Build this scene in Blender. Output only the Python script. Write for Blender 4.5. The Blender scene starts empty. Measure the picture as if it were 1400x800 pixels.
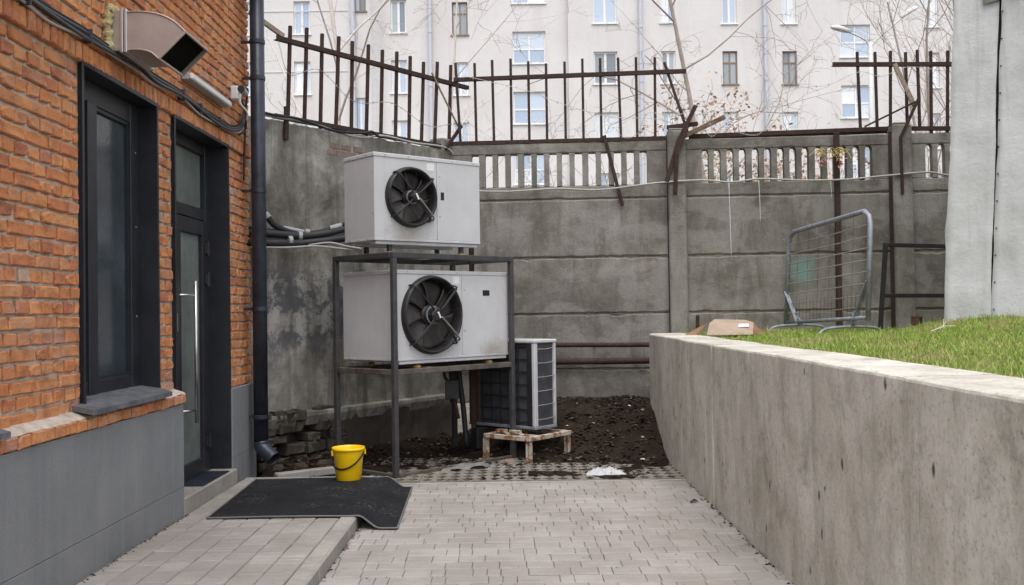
import bpy, math, random
import numpy as np
from mathutils import Vector, Matrix

# ------------------------------------------------------------------ camera, sky, sun, exposure
scene = bpy.context.scene
R = math.radians
col = scene.collection

cam_d = bpy.data.cameras.new('camera')
cam = bpy.data.objects.new('camera', cam_d)
col.objects.link(cam)
cam_d.sensor_width = 36.0
cam_d.lens = 35.0
cam_d.clip_start = 0.1
cam_d.clip_end = 2000.0
PITCH, ROLL = R(1.05), R(0.85)
cam.matrix_world = (Matrix.Translation((0, 0, 1.5)) @ Matrix.Rotation(R(90) + PITCH, 4, 'X') @ Matrix.Rotation(-ROLL, 4, 'Z'))
scene.camera = cam

SUN_EL, SUN_AZ = 66.0, 180.0      # azimuth measured clockwise from +Y: behind the camera
world = bpy.data.worlds.new('World')
scene.world = world
world.use_nodes = True
wn = world.node_tree
wn.nodes.clear()
w_out = wn.nodes.new('ShaderNodeOutputWorld')
w_bg = wn.nodes.new('ShaderNodeBackground')
w_sky = wn.nodes.new('ShaderNodeTexSky')
w_hs = wn.nodes.new('ShaderNodeHueSaturation')
w_sky.sky_type = 'NISHITA'
w_sky.sun_disc = False
w_sky.sun_elevation = R(SUN_EL)
w_sky.sun_rotation = R(SUN_AZ)
w_sky.dust_density = 3.0
w_sky.air_density = 1.0
w_hs.inputs['Saturation'].default_value = 0.28      # an overcast, nearly white sky
w_bg.inputs['Strength'].default_value = 0.15
wn.links.new(w_sky.outputs[0], w_hs.inputs['Color'])
wn.links.new(w_hs.outputs[0], w_bg.inputs['Color'])
wn.links.new(w_bg.outputs[0], w_out.inputs['Surface'])

sun_d = bpy.data.lights.new('sun', 'SUN')
sun_d.energy = 0.6
sun_d.angle = R(50)
sun_d.color = (1.0, 0.955, 0.90)
sun = bpy.data.objects.new('sun', sun_d)
col.objects.link(sun)
_sd = Vector((math.sin(R(SUN_AZ)) * math.cos(R(SUN_EL)), math.cos(R(SUN_AZ)) * math.cos(R(SUN_EL)), math.sin(R(SUN_EL))))
sun.rotation_euler = (-_sd).to_track_quat('-Z', 'Y').to_euler()
sun.location = (2, -4, 12)

scene.view_settings.view_transform = 'Standard'
scene.view_settings.look = 'None'
scene.view_settings.exposure = 1.08
scene.view_settings.gamma = 1.0
scene.view_settings.use_curve_mapping = False

rng = random.Random(7)
nrg = np.random.default_rng(11)


# ------------------------------------------------------------------ object helpers
def tag(o, label=None, cat=None, group=None, kind=None):
    if label: o['label'] = label
    if cat: o['category'] = cat
    if group: o['group'] = group
    if kind: o['kind'] = kind
    return o


def empty(name, loc=(0, 0, 0), rz=0.0, label=None, cat=None, group=None, kind=None):
    o = bpy.data.objects.new(name, None)
    o.empty_display_size = 0.1
    o.location = loc
    o.rotation_euler = (0, 0, rz)
    col.objects.link(o)
    return tag(o, label, cat, group, kind)


def link(name, me, parent=None, loc=(0, 0, 0), rot=(0, 0, 0), world=False):
    o = bpy.data.objects.new(name, me)
    o.location = loc
    o.rotation_euler = rot
    o.parent = parent
    if world and parent is not None:          # coordinates given in the world, not in the parent
        P, q = Matrix.Identity(4), parent
        while q is not None:
            P = q.matrix_basis @ P
            if q.parent is not None:
                P = q.matrix_parent_inverse @ P
            q = q.parent
        o.matrix_parent_inverse = P.inverted()
    col.objects.link(o)
    return o


class MB:
    """collects shapes; build() links them as ONE mesh object"""
    def __init__(s):
        s.v, s.f = [], []

    def add(s, verts, faces, M=None):
        b = len(s.v)
        if M is not None:
            verts = [M @ Vector(p) for p in verts]
        s.v += [tuple(p) for p in verts]
        s.f += [tuple(i + b for i in f) for f in faces]
        return s

    def box(s, x0, x1, y0, y1, z0, z1, M=None, c=0.0):
        if c <= 0:
            v = [(x0, y0, z0), (x1, y0, z0), (x1, y1, z0), (x0, y1, z0), (x0, y0, z1), (x1, y0, z1), (x1, y1, z1), (x0, y1, z1)]
            f = [(0, 3, 2, 1), (4, 5, 6, 7), (0, 1, 5, 4), (1, 2, 6, 5), (2, 3, 7, 6), (3, 0, 4, 7)]
            return s.add(v, f, M)
        # chamfered box: 24 vertices
        v, idx = [], {}
        X, Y, Z = (x0, x1), (y0, y1), (z0, z1)
        for i in (0, 1):
            for j in (0, 1):
                for k in (0, 1):
                    for a in range(3):
                        p = [X[i], Y[j], Z[k]]
                        for b, q in enumerate((i, j, k)):
                            if b != a:
                                p[b] += c if q == 0 else -c
                        idx[(i, j, k, a)] = len(v)
                        v.append(tuple(p))
        f = []
        for a in range(3):
            b, cc = [(1, 2), (2, 0), (0, 1)][a]
            for q in (0, 1):
                loop = []
                for (m, n) in ((0, 0), (1, 0), (1, 1), (0, 1)):
                    key = [0, 0, 0]
                    key[a] = q; key[b] = m; key[cc] = n
                    loop.append(idx[(*key, a)])
                f.append(tuple(loop) if q else tuple(loop[::-1]))
        for a in range(3):
            b, cc = [(1, 2), (2, 0), (0, 1)][a]
            for m in (0, 1):
                for n in (0, 1):
                    k0 = [0, 0, 0]; k1 = [0, 0, 0]
                    k0[a] = 0; k1[a] = 1
                    for k in (k0, k1):
                        k[b] = m; k[cc] = n
                    q = (idx[(*k0, b)], idx[(*k1, b)], idx[(*k1, cc)], idx[(*k0, cc)])
                    f.append(q if (m + n) % 2 == 0 else q[::-1])
        for i in (0, 1):
            for j in (0, 1):
                for k in (0, 1):
                    t = (idx[(i, j, k, 0)], idx[(i, j, k, 1)], idx[(i, j, k, 2)])
                    f.append(t if (i + j + k) % 2 else t[::-1])
        return s.add(v, f, M)

    def bar(s, p0, p1, w, h, c=0.0, up=(0, 0, 1)):
        """rectangular bar between two points; w across, h along 'up'"""
        p0, p1 = Vector(p0), Vector(p1)
        d = p1 - p0
        L = d.length
        x = d.normalized()
        u = Vector(up)
        if abs(x.dot(u)) > 0.95:
            u = Vector((0, 1, 0))
        y = u.cross(x).normalized()
        z = x.cross(y)
        M = Matrix((( x.x, y.x, z.x, p0.x), (x.y, y.y, z.y, p0.y), (x.z, y.z, z.z, p0.z), (0, 0, 0, 1)))
        return s.box(0, L, -w / 2, w / 2, -h / 2, h / 2, M, c)

    def tube(s, pts, r, n=8, caps=True):
        pts = [Vector(p) for p in pts]
        rs = r if isinstance(r, (list, tuple)) else [r] * len(pts)
        b = len(s.v)
        t0 = (pts[1] - pts[0]).normalized()
        a = Vector((0, 0, 1)) if abs(t0.z) < 0.9 else Vector((1, 0, 0))
        nx = t0.cross(a).normalized()
        for i, p in enumerate(pts):
            if i == 0: t = t0
            elif i == len(pts) - 1: t = (pts[i] - pts[i - 1]).normalized()
            else: t = ((pts[i + 1] - p).normalized() + (p - pts[i - 1]).normalized()).normalized()
            nx = (nx - t * nx.dot(t))
            nx = nx.normalized() if nx.length > 1e-6 else t.orthogonal().normalized()
            ny = t.cross(nx)
            for k in range(n):
                an = 2 * math.pi * k / n
                s.v.append(tuple(p + (nx * math.cos(an) + ny * math.sin(an)) * rs[i]))
        for i in range(len(pts) - 1):
            for k in range(n):
                k2 = (k + 1) % n
                s.f.append((b + i * n + k, b + i * n + k2, b + (i + 1) * n + k2, b + (i + 1) * n + k))
        if caps:
            s.f.append(tuple(b + k for k in range(n))[::-1])
            s.f.append(tuple(b + (len(pts) - 1) * n + k for k in range(n)))
        return s

    def lathe(s, prof, n=32, M=None, closed=False):
        """profile [(r, z)] spun round local Z"""
        v, f = [], []
        for (r, z) in prof:
            for k in range(n):
                a = 2 * math.pi * k / n
                v.append((r * math.cos(a), r * math.sin(a), z))
        m = len(prof)
        for i in range(m if closed else m - 1):
            i2 = (i + 1) % m
            for k in range(n):
                k2 = (k + 1) % n
                f.append((i * n + k, i * n + k2, i2 * n + k2, i2 * n + k))
        return s.add(v, f, M)

    def prism(s, poly, z0, z1, M=None):
        n = len(poly)
        v = [(x, y, z0) for x, y in poly] + [(x, y, z1) for x, y in poly]
        f = [tuple(range(n))[::-1], tuple(range(n, 2 * n))]
        f += [(i, (i + 1) % n, n + (i + 1) % n, n + i) for i in range(n)]
        return s.add(v, f, M)

    def grid(s, P):
        """P[i][j] -> points"""
        b = len(s.v)
        ni, nj = len(P), len(P[0])
        for row in P:
            s.v += [tuple(p) for p in row]
        for i in range(ni - 1):
            for j in range(nj - 1):
                a = b + i * nj + j
                s.f.append((a, a + nj, a + nj + 1, a + 1))
        return s

    def mesh(s, name, mat, smooth=False):
        me = bpy.data.meshes.new(name)
        me.from_pydata(s.v, [], s.f)
        if mat is not None:
            me.materials.append(mat)
        if smooth:
            me.polygons.foreach_set('use_smooth', [True] * len(me.polygons))
        me.update()
        return me

    def build(s, name, mat, parent=None, smooth=False, loc=(0, 0, 0), rot=(0, 0, 0), bevel=0.0, solid=0.0, world=False):
        o = link(name, s.mesh(name, mat, smooth), parent, loc, rot, world)
        if solid:
            m = o.modifiers.new('thickness', 'SOLIDIFY'); m.thickness = solid; m.offset = 0
        if bevel:
            m = o.modifiers.new('edge', 'BEVEL'); m.width = bevel; m.segments = 2; m.limit_method = 'ANGLE'
        return o


def smooth_path(pts, k=6):
    """Catmull-Rom through points"""
    P = [Vector(p) for p in pts]
    P = [P[0] * 2 - P[1]] + P + [P[-1] * 2 - P[-2]]
    out = []
    for i in range(1, len(P) - 2):
        for j in range(k):
            t = j / k
            a, b, c, d = P[i - 1], P[i], P[i + 1], P[i + 2]
            out.append(0.5 * ((2 * b) + (c - a) * t + (2 * a - 5 * b + 4 * c - d) * t * t + (3 * b - a - 3 * c + d) * t ** 3))
    out.append(P[-2])
    return out


def sstep(a, b, x):
    t = min(1.0, max(0.0, (x - a) / (b - a)))
    return t * t * (3 - 2 * t)


def holes_sheet(u0, u1, z0, z1, holes, extra_u=(), extra_z=()):
    """rectangles (ua,ub,za,zb) that tile the sheet around the holes"""
    us = sorted(set([u0, u1] + [min(max(h[i], u0), u1) for h in holes for i in (0, 1)] + list(extra_u)))
    zs = sorted(set([z0, z1] + [min(max(h[i], z0), z1) for h in holes for i in (2, 3)] + list(extra_z)))
    out = []
    for a, b in zip(us, us[1:]):
        for c, d in zip(zs, zs[1:]):
            m, n = (a + b) / 2, (c + d) / 2
            if any(h[0] < m < h[1] and h[2] < n < h[3] for h in holes):
                continue
            out.append((a, b, c, d))
    return out


# ------------------------------------------------------------------ material helpers
class NM:
    def __init__(s, name, rough=0.8, spec=0.3):
        s.m = bpy.data.materials.new(name)
        s.m.use_nodes = True
        s.t = s.m.node_tree
        s.p = s.t.nodes['Principled BSDF']
        s.p.inputs['Roughness'].default_value = rough
        s.p.inputs['Specular IOR Level'].default_value = spec
        s.geo = None

    def n(s, typ, **kw):
        nd = s.t.nodes.new(typ)
        for k, v in kw.items():
            setattr(nd, k, v)
        return nd

    def set(s, inp, v):
        if isinstance(v, bpy.types.NodeSocket):
            s.t.links.new(v, inp)
        elif isinstance(v, (tuple, list)) and len(v) == 3 and inp.type == 'RGBA':
            inp.default_value = (*v, 1)
        else:
            inp.default_value = v

    def pos(s, scale=(1, 1, 1), shift=None, space='world'):
        if space == 'world':
            src = s.n('ShaderNodeNewGeometry').outputs['Position']
        else:
            src = s.n('ShaderNodeTexCoord').outputs['Object']
        mp = s.n('ShaderNodeMapping')
        s.set(mp.inputs['Vector'], src)
        mp.inputs['Scale'].default_value = scale
        if shift is not None:
            s.set(mp.inputs['Location'], shift)
        return mp.outputs[0]

    def noise(s, vec, scale=5, detail=5, rough=0.6, dist=0.0):
        nd = s.n('ShaderNodeTexNoise')
        s.set(nd.inputs['Vector'], vec)
        nd.inputs['Scale'].default_value = scale
        nd.inputs['Detail'].default_value = detail
        nd.inputs['Roughness'].default_value = rough
        nd.inputs['Distortion'].default_value = dist
        return nd.outputs['Fac']

    def ramp(s, fac, stops, interp='LINEAR'):
        nd = s.n('ShaderNodeValToRGB')
        cr = nd.color_ramp
        cr.interpolation = interp
        while len(cr.elements) < len(stops):
            cr.elements.new(0.5)
        for e, (p, c) in zip(cr.elements, stops):
            e.position = p
            e.color = (*c, 1) if isinstance(c, (tuple, list)) else (c, c, c, 1)
        s.set(nd.inputs[0], fac)
        return nd.outputs[0]

    def mix(s, fac, a, b, mode='MIX'):
        nd = s.n('ShaderNodeMix', data_type='RGBA', blend_type=mode)
        s.set(nd.inputs[0], fac)
        s.set(nd.inputs[6], a)
        s.set(nd.inputs[7], b)
        return nd.outputs[2]

    def math(s, op, a, b=0.5):
        nd = s.n('ShaderNodeMath', operation=op)
        s.set(nd.inputs[0], a)
        s.set(nd.inputs[1], b)
        return nd.outputs[0]

    def rand(s):
        """random per object and per loose piece"""
        a = s.n('ShaderNodeObjectInfo').outputs['Random']
        b = s.n('ShaderNodeNewGeometry').outputs['Random Per Island']
        return s.math('FRACT', s.math('ADD', a, b), 0)

    def rand_shift(s, r, k=37.0):
        c = s.n('ShaderNodeCombineXYZ')
        s.set(c.inputs[0], s.math('MULTIPLY', r, k))
        s.set(c.inputs[1], s.math('MULTIPLY', r, k * 1.7))
        return c.outputs[0]

    def bump(s, h, strength=0.3, dist=0.01, prev=None):
        nd = s.n('ShaderNodeBump')
        nd.inputs['Strength'].default_value = strength
        nd.inputs['Distance'].default_value = dist
        s.set(nd.inputs['Height'], h)
        if prev is not None:
            s.set(nd.inputs['Normal'], prev)
        s.t.links.new(nd.outputs[0], s.p.inputs['Normal'])
        return nd.outputs[0]

    def color(s, c):
        s.set(s.p.inputs['Base Color'], c)
        return s

    def roughness(s, v):
        s.set(s.p.inputs['Roughness'], v)
        return s


def concrete(name, light, dark, stain, scale=1.0, streak=0.6, bump=0.25, pits=True, rough=0.85, moss=None):
    m = NM(name, rough, 0.25)
    w = m.pos()
    big = m.noise(w, 1.1 * scale, 6, 0.62, 0.4)
    c = m.ramp(big, [(0.3, dark), (0.68, light)])
    st = m.noise(m.pos((7 * scale, 7 * scale, 0.55 * scale)), 1.0, 5, 0.65, 0.6)
    c = m.mix(m.ramp(st, [(0.45, 0.0), (0.75, streak)]), c, stain)
    fine = m.noise(w, 60 * scale, 4, 0.7)
    c = m.mix(0.35, c, m.ramp(fine, [(0.25, tuple(x * 0.55 for x in dark)), (0.6, light)]), 'MULTIPLY') if False else m.mix(m.ramp(fine, [(0.30, 0.35), (0.55, 0.0)]), c, tuple(x * 0.6 for x in dark))
    if moss:
        mo = m.noise(w, 2.3, 6, 0.7, 0.3)
        c = m.mix(m.ramp(mo, [(0.56, 0.0), (0.72, 0.65)]), c, moss)
    if pits:
        vo = m.n('ShaderNodeTexVoronoi')
        m.set(vo.inputs['Vector'], w)
        vo.inputs['Scale'].default_value = 9 * scale
        pit = m.ramp(vo.outputs['Distance'], [(0.03, 1.0), (0.06, 0.0)])
        sel = m.ramp(m.noise(w, 3.3 * scale, 3), [(0.5, 0.0), (0.56, 1.0)])
        c = m.mix(m.math('MULTIPLY', pit, sel), c, tuple(x * 0.3 for x in dark))
    m.color(c)
    h = m.mix(0.5, m.noise(w, 45 * scale, 5, 0.7), m.noise(w, 7 * scale, 5, 0.6))
    m.bump(h, bump, 0.012)
    return m.m


def painted(name, c0, c1=None, rough=0.45, spec=0.4, scale=12, rust=None, rust_amt=0.6, metallic=0.0, bump=0.05, space='world'):
    m = NM(name, rough, spec)
    w = m.pos(space=space)
    c1 = c1 or tuple(x * 0.75 for x in c0)
    c = m.ramp(m.noise(w, scale, 6, 0.65), [(0.35, c1), (0.62, c0)])
    if rust:
        k = m.ramp(m.noise(w, scale * 0.8, 8, 0.72, 0.3), [(rust_amt, 0.0), (rust_amt + 0.1, 1.0)])
        c = m.mix(k, c, rust)
        m.roughness(m.ramp(k, [(0.0, rough), (1.0, 0.9)]))
    m.color(c)
    m.p.inputs['Metallic'].default_value = metallic
    if bump:
        m.bump(m.noise(w, 90, 4, 0.7), bump, 0.004)
    return m.m


def plain(name, c, rough=0.6, spec=0.4, metallic=0.0):
    m = NM(name, rough, spec)
    w = m.pos(space='object')
    m.color(m.ramp(m.noise(w, 20, 4, 0.6), [(0.3, tuple(x * 0.85 for x in c)), (0.7, c)]))
    m.p.inputs['Metallic'].default_value = metallic
    return m.m


M = {}
# brick: colour differs from brick to brick, with soot and lime smears
m = NM('brick', 0.9, 0.15)
r = m.rand()
c = m.ramp(r, [(0.0, (0.44, 0.165, 0.10)), (0.08, (0.56, 0.215, 0.105)), (0.30, (0.64, 0.255, 0.105)), (0.60, (0.69, 0.30, 0.125)), (0.88, (0.66, 0.32, 0.155)), (0.97, (0.52, 0.23, 0.145)), (1.0, (0.50, 0.37, 0.28))])
v = m.pos(space='world')
n1 = m.noise(v, 9, 6, 0.7)
c = m.mix(m.ramp(n1, [(0.36, 0.6), (0.54, 0.0)]), c, (0.30, 0.105, 0.055))
n2 = m.noise(v, 26, 6, 0.75)
c = m.mix(m.ramp(n2, [(0.56, 0.0), (0.72, 0.55)]), c, (0.66, 0.40, 0.22))
c = m.mix(m.ramp(m.noise(v, 3.1, 6, 0.7, 0.5), [(0.54, 0.0), (0.72, 0.6)]), c, (0.46, 0.36, 0.29))
c = m.mix(m.ramp(m.noise(v, 1.3, 4, 0.6), [(0.40, 0.25), (0.56, 0.0)]), c, (0.34, 0.15, 0.08))
m.color(c)
b = m.bump(m.noise(v, 75, 6, 0.8), 0.8, 0.010)
m.bump(m.noise(v, 16, 5, 0.7), 0.7, 0.025, b)
M['brick'] = m.m

m = NM('mortar', 0.95, 0.1)
v = m.pos()
c = m.ramp(m.noise(v, 12, 6, 0.7), [(0.3, (0.36, 0.30, 0.245)), (0.65, (0.64, 0.56, 0.48))])
m.color(c)
b = m.bump(m.noise(v, 60, 6, 0.75), 0.8, 0.012)
m.bump(m.noise(v, 9, 4, 0.6), 0.7, 0.03, b)
M['mortar'] = m.m

M['plinth'] = concrete('grey_plinth_slab', (0.24, 0.245, 0.25), (0.185, 0.19, 0.197), (0.31, 0.31, 0.31), 1.4, 0.35, 0.12, False, 0.75)
m = NM('fence_concrete', 0.92, 0.2)
v = m.pos()
c = m.ramp(m.noise(v, 1.5, 7, 0.66, 0.5), [(0.33, (0.105, 0.096, 0.083)), (0.5, (0.185, 0.173, 0.154)), (0.66, (0.275, 0.262, 0.240))])
c = m.mix(m.ramp(m.noise(m.pos((4.5, 4.5, 0.7)), 1.0, 6, 0.68, 0.8), [(0.47, 0.0), (0.68, 0.78)]), c, (0.095, 0.084, 0.066))
c = m.mix(m.ramp(m.noise(m.pos((1, 1, 1.6), (7.0, 2.0, 5.0)), 1.3, 5, 0.6, 0.2), [(0.53, 0.0), (0.58, 0.5)]), c, (0.255, 0.240, 0.222))
c = m.mix(m.ramp(m.noise(v, 2.3, 6, 0.7, 0.3), [(0.58, 0.0), (0.76, 0.4)]), c, (0.13, 0.128, 0.085))
c = m.mix(m.ramp(m.noise(v, 70, 4, 0.75), [(0.32, 0.5), (0.5, 0.0)]), c, (0.08, 0.07, 0.055))
c = m.mix(m.ramp(m.noise(v, 16, 6, 0.8), [(0.58, 0.0), (0.70, 0.55)]), c, (0.33, 0.312, 0.285))
sub = m.n('ShaderNodeVectorMath', operation='DISTANCE'); m.set(sub.inputs[0], m.pos((1, 1, 0.78))); sub.inputs[1].default_value = (3.385, 11.53, 1.914 * 0.78)
k = m.math('ADD', sub.outputs['Value'], m.math('MULTIPLY', m.math('SUBTRACT', m.noise(v, 8, 5, 0.7), 0.5), 0.20))
c = m.mix(m.ramp(k, [(0.06, 0.62), (0.17, 0.0)]), c, (0.15, 0.29, 0.26))
m.color(c)
b = m.bump(m.noise(v, 60, 6, 0.75), 0.5, 0.012)
m.bump(m.noise(v, 6, 6, 0.65), 0.5, 0.025, b)
M['fence_conc'] = m.m
m = NM('retaining_concrete', 0.88, 0.25)
v = m.pos()
c = m.ramp(m.noise(v, 1.3, 7, 0.68, 0.6), [(0.30, (0.37, 0.340, 0.285)), (0.5, (0.55, 0.515, 0.452)), (0.68, (0.645, 0.612, 0.55))])
c = m.mix(m.ramp(m.noise(m.pos((2.6, 2.6, 0.7)), 1.0, 7, 0.72, 0.9), [(0.47, 0.0), (0.70, 0.55)]), c, (0.265, 0.24, 0.195))
c = m.mix(m.ramp(m.noise(m.pos((11, 11, 1.1)), 1.0, 6, 0.75, 0.6), [(0.58, 0.0), (0.78, 0.22)]), c, (0.29, 0.26, 0.22))
c = m.mix(m.ramp(m.noise(m.pos((1, 1, 1), (3, 8, 1)), 2.4, 8, 0.78, 0.3), [(0.54, 0.0), (0.66, 0.62)]), c, (0.20, 0.175, 0.14))
c = m.mix(m.ramp(m.noise(m.pos((1, 1, 0.8), (1, 3, 2)), 6.5, 7, 0.78, 0.2), [(0.50, 0.0), (0.68, 0.55)]), c, (0.27, 0.245, 0.205))
c = m.mix(m.ramp(m.noise(m.pos((9, 1.5, 0.25), (2, 0, 0)), 1.0, 4, 0.6, 0.6), [(0.64, 0.0), (0.76, 0.5)]), c, (0.36, 0.285, 0.165))
c = m.mix(m.ramp(m.noise(v, 42, 7, 0.85), [(0.36, 0.75), (0.47, 0.0)]), c, (0.20, 0.175, 0.145))
c = m.mix(m.ramp(m.noise(v, 34, 7, 0.85), [(0.55, 0.0), (0.68, 0.45)]), c, (0.70, 0.67, 0.62))
c = m.mix(m.ramp(m.noise(m.pos((22, 22, 0.9), (5, 1, 0)), 1.0, 4, 0.75, 0.25), [(0.63, 0.0), (0.70, 0.55)]), c, (0.21, 0.185, 0.145))
vo = m.n('ShaderNodeTexVoronoi'); m.set(vo.inputs['Vector'], m.pos((1, 1, 0.55))); vo.inputs['Scale'].default_value = 7.0
pit = m.ramp(vo.outputs['Distance'], [(0.06, 1.0), (0.14, 0.0)])
sel = m.ramp(m.noise(v, 4.0, 4, 0.7), [(0.47, 0.0), (0.53, 1.0)])
c = m.mix(m.math('MULTIPLY', pit, sel), c, (0.085, 0.07, 0.055))
m.color(c)
b = m.bump(m.noise(v, 50, 6, 0.75), 0.3, 0.008)
m.bump(m.noise(m.pos((10, 10, 0.4)), 1.0, 4, 0.6), 0.25, 0.012, b)
M['wall_conc'] = m.m
M['kerb'] = concrete('kerb_concrete', (0.36, 0.34, 0.31), (0.25, 0.235, 0.21), (0.17, 0.15, 0.13), 3, 0.4, 0.3, False)
M['lattice'] = concrete('lattice_concrete', (0.27, 0.25, 0.22), (0.17, 0.15, 0.13), (0.09, 0.07, 0.05), 3, 0.6, 0.3, False)
M['stone'] = concrete('rubble_stone', (0.10, 0.086, 0.07), (0.035, 0.028, 0.023), (0.025, 0.02, 0.016), 3, 0.6, 0.8, False, 0.95, (0.06, 0.065, 0.028))
M['damp_shade'] = concrete('damp_shaded_foundation', (0.095, 0.080, 0.066), (0.045, 0.036, 0.030), (0.03, 0.024, 0.02), 2, 0.6, 0.6, False, 0.92, (0.06, 0.062, 0.035))  # damp concrete, its colour darkened further for the shade under the rack

# plaster of the old left wall: grey-green with pale and blue-black flaking patches
m = NM('old_plaster', 0.92, 0.2)
v = m.pos()
c = m.ramp(m.noise(v, 1.7, 8, 0.72, 0.25), [(0.36, (0.105, 0.098, 0.084)), (0.52, (0.24, 0.228, 0.20)), (0.66, (0.42, 0.405, 0.37))])
sep = m.n('ShaderNodeSeparateXYZ'); m.set(sep.inputs[0], v)
band = m.ramp(m.math('DIVIDE', sep.outputs[2], 4.0), [(0.20, 0.0), (0.32, 1.0), (0.46, 1.0), (0.52, 0.0)])
pale = m.ramp(m.noise(v, 2.2, 8, 0.75, 0.15), [(0.42, 0.0), (0.54, 0.9)])
c = m.mix(m.math('MULTIPLY', band, pale), c, (0.40, 0.385, 0.36))
blue = m.ramp(m.noise(m.pos((1, 1, 1), (3.1, 1.7, 0.4)), 2.6, 9, 0.78, 0.1), [(0.50, 0.0), (0.56, 0.9)])
c = m.mix(m.math('MULTIPLY', band, blue), c, (0.095, 0.10, 0.115))
st = m.noise(m.pos((6, 6, 0.5)), 1.0, 5, 0.65, 0.6)
c = m.mix(m.ramp(st, [(0.46, 0.0), (0.68, 0.75)]), c, (0.085, 0.078, 0.062))
m.color(c)
m.bump(m.mix(0.5, m.noise(v, 40, 6, 0.75), m.noise(v, 5, 6, 0.65)), 0.55, 0.02)
M['plaster'] = m.m

# pavers
def paver_mat(name, a, b_, dirt):
    m = NM(name, 0.9, 0.2)
    r = m.rand()
    c = m.ramp(r, [(0.0, a), (1.0, b_)])
    v = m.pos()
    c = m.mix(m.ramp(m.noise(v, 1.5, 7, 0.7), [(0.42, 0.65), (0.58, 0.0)]), c, dirt)
    c = m.mix(m.ramp(m.noise(v, 120, 3, 0.7), [(0.35, 0.4), (0.5, 0.0)]), c, tuple(x * 0.6 for x in a))
    c = m.mix(m.ramp(m.noise(v, 7, 6, 0.75), [(0.60, 0.0), (0.75, 0.3)]), c, tuple(x * 0.5 for x in dirt))
    m.color(c)
    m.bump(m.noise(v, 110, 4, 0.7), 0.3, 0.005)
    return m.m


M['paver'] = paver_mat('paver', (0.300, 0.275, 0.257), (0.355, 0.326, 0.306), (0.235, 0.212, 0.19))
M['paver2'] = paver_mat('entrance_paver', (0.290, 0.265, 0.245), (0.365, 0.336, 0.312), (0.225, 0.20, 0.18))

m = NM('joint_sand', 1.0, 0.1)
v = m.pos()
m.color(m.ramp(m.noise(v, 14, 6, 0.7), [(0.3, (0.10, 0.085, 0.068)), (0.7, (0.22, 0.195, 0.165))]))
m.bump(m.noise(v, 160, 4), 0.5, 0.006)
M['sand'] = m.m

m = NM('soil', 1.0, 0.1)
v = m.pos()
c = m.ramp(m.noise(v, 3, 8, 0.72), [(0.35, (0.014, 0.010, 0.007)), (0.55, (0.036, 0.026, 0.019)), (0.78, (0.080, 0.058, 0.038))])
m.color(c)
b = m.bump(m.noise(v, 90, 6, 0.8), 0.9, 0.02)
m.bump(m.noise(v, 16, 6, 0.7), 0.8, 0.05, b)
M['soil'] = m.m

m = NM('lawn_soil', 1.0, 0.1)
v = m.pos()
m.color(m.ramp(m.noise(v, 5, 6, 0.7), [(0.3, (0.09, 0.11, 0.03)), (0.6, (0.15, 0.18, 0.04)), (0.75, (0.22, 0.18, 0.08))]))
m.bump(m.noise(v, 60, 5), 0.7, 0.02)
M['lawn_soil'] = m.m

m = NM('far_ground', 1.0, 0.1)
v = m.pos()
m.color(m.ramp(m.noise(v, 0.7, 6, 0.7), [(0.3, (0.10, 0.09, 0.07)), (0.7, (0.20, 0.18, 0.14))]))
M['ground'] = m.m

m = NM('grass_blade', 0.6, 0.25)
r = m.n('ShaderNodeNewGeometry').outputs['Random Per Island']
v = m.pos()
patch = m.noise(v, 2.1, 6, 0.7)
c = m.ramp(r, [(0.0, (0.10, 0.21, 0.02)), (0.5, (0.175, 0.325, 0.03)), (0.76, (0.28, 0.38, 0.055)), (0.86, (0.36, 0.31, 0.11)), (1.0, (0.44, 0.36, 0.19))])
c = m.mix(m.ramp(patch, [(0.47, 0.0), (0.60, 0.8)]), c, (0.35, 0.31, 0.135))
m.color(c)
M['grass'] = m.m

# metals and paints
M['slate'] = painted('slate_grey_aluminium', (0.023, 0.024, 0.031), (0.014, 0.0145, 0.019), 0.42, 0.4, 5, None, 0.6, 0.0, 0.05)
M['pipe'] = painted('drainpipe_steel', (0.040, 0.045, 0.066), (0.021, 0.023, 0.035), 0.38, 0.5, 7, (0.05, 0.042, 0.04), 0.66, 0.25)
M['steel_handle'] = plain('brushed_steel', (0.62, 0.60, 0.57), 0.28, 0.5, 1.0)
M['rust_iron'] = painted('rusty_iron', (0.052, 0.030, 0.024), (0.030, 0.018, 0.015), 0.8, 0.2, 18, (0.085, 0.043, 0.026), 0.60)
M['old_wood'] = painted('old_wood', (0.30, 0.25, 0.20), (0.17, 0.14, 0.11), 0.9, 0.1, 30)
M['brown_wood'] = painted('brown_plank', (0.16, 0.11, 0.08), (0.08, 0.055, 0.042), 0.9, 0.1, 22)
M['frame_steel'] = painted('dark_frame_steel', (0.058, 0.056, 0.060), (0.036, 0.034, 0.035), 0.55, 0.35, 9, (0.075, 0.045, 0.032), 0.60)
M['shelf_steel'] = painted('dirty_shelf_steel', (0.115, 0.10, 0.085), (0.055, 0.046, 0.040), 0.6, 0.3, 9, (0.09, 0.05, 0.03), 0.58)
M['white_rust'] = painted('rusty_white_paint', (0.50, 0.46, 0.40), (0.38, 0.33, 0.27), 0.6, 0.3, 14, (0.20, 0.085, 0.03), 0.47)
M['black'] = plain('black_plastic', (0.015, 0.015, 0.017), 0.5, 0.4)
M['black_rubber'] = plain('black_cable', (0.018, 0.018, 0.021), 0.55, 0.35)
M['lead'] = plain('lead_cable', (0.20, 0.185, 0.17), 0.6, 0.3)
M['grey_cable'] = plain('grey_cable', (0.36, 0.35, 0.33), 0.6, 0.3)
M['dark_cable'] = plain('dark_grey_cable', (0.055, 0.055, 0.062), 0.5, 0.4)
M['foil'] = plain('silver_tape', (0.62, 0.62, 0.62), 0.32, 0.5, 0.8)
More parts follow.
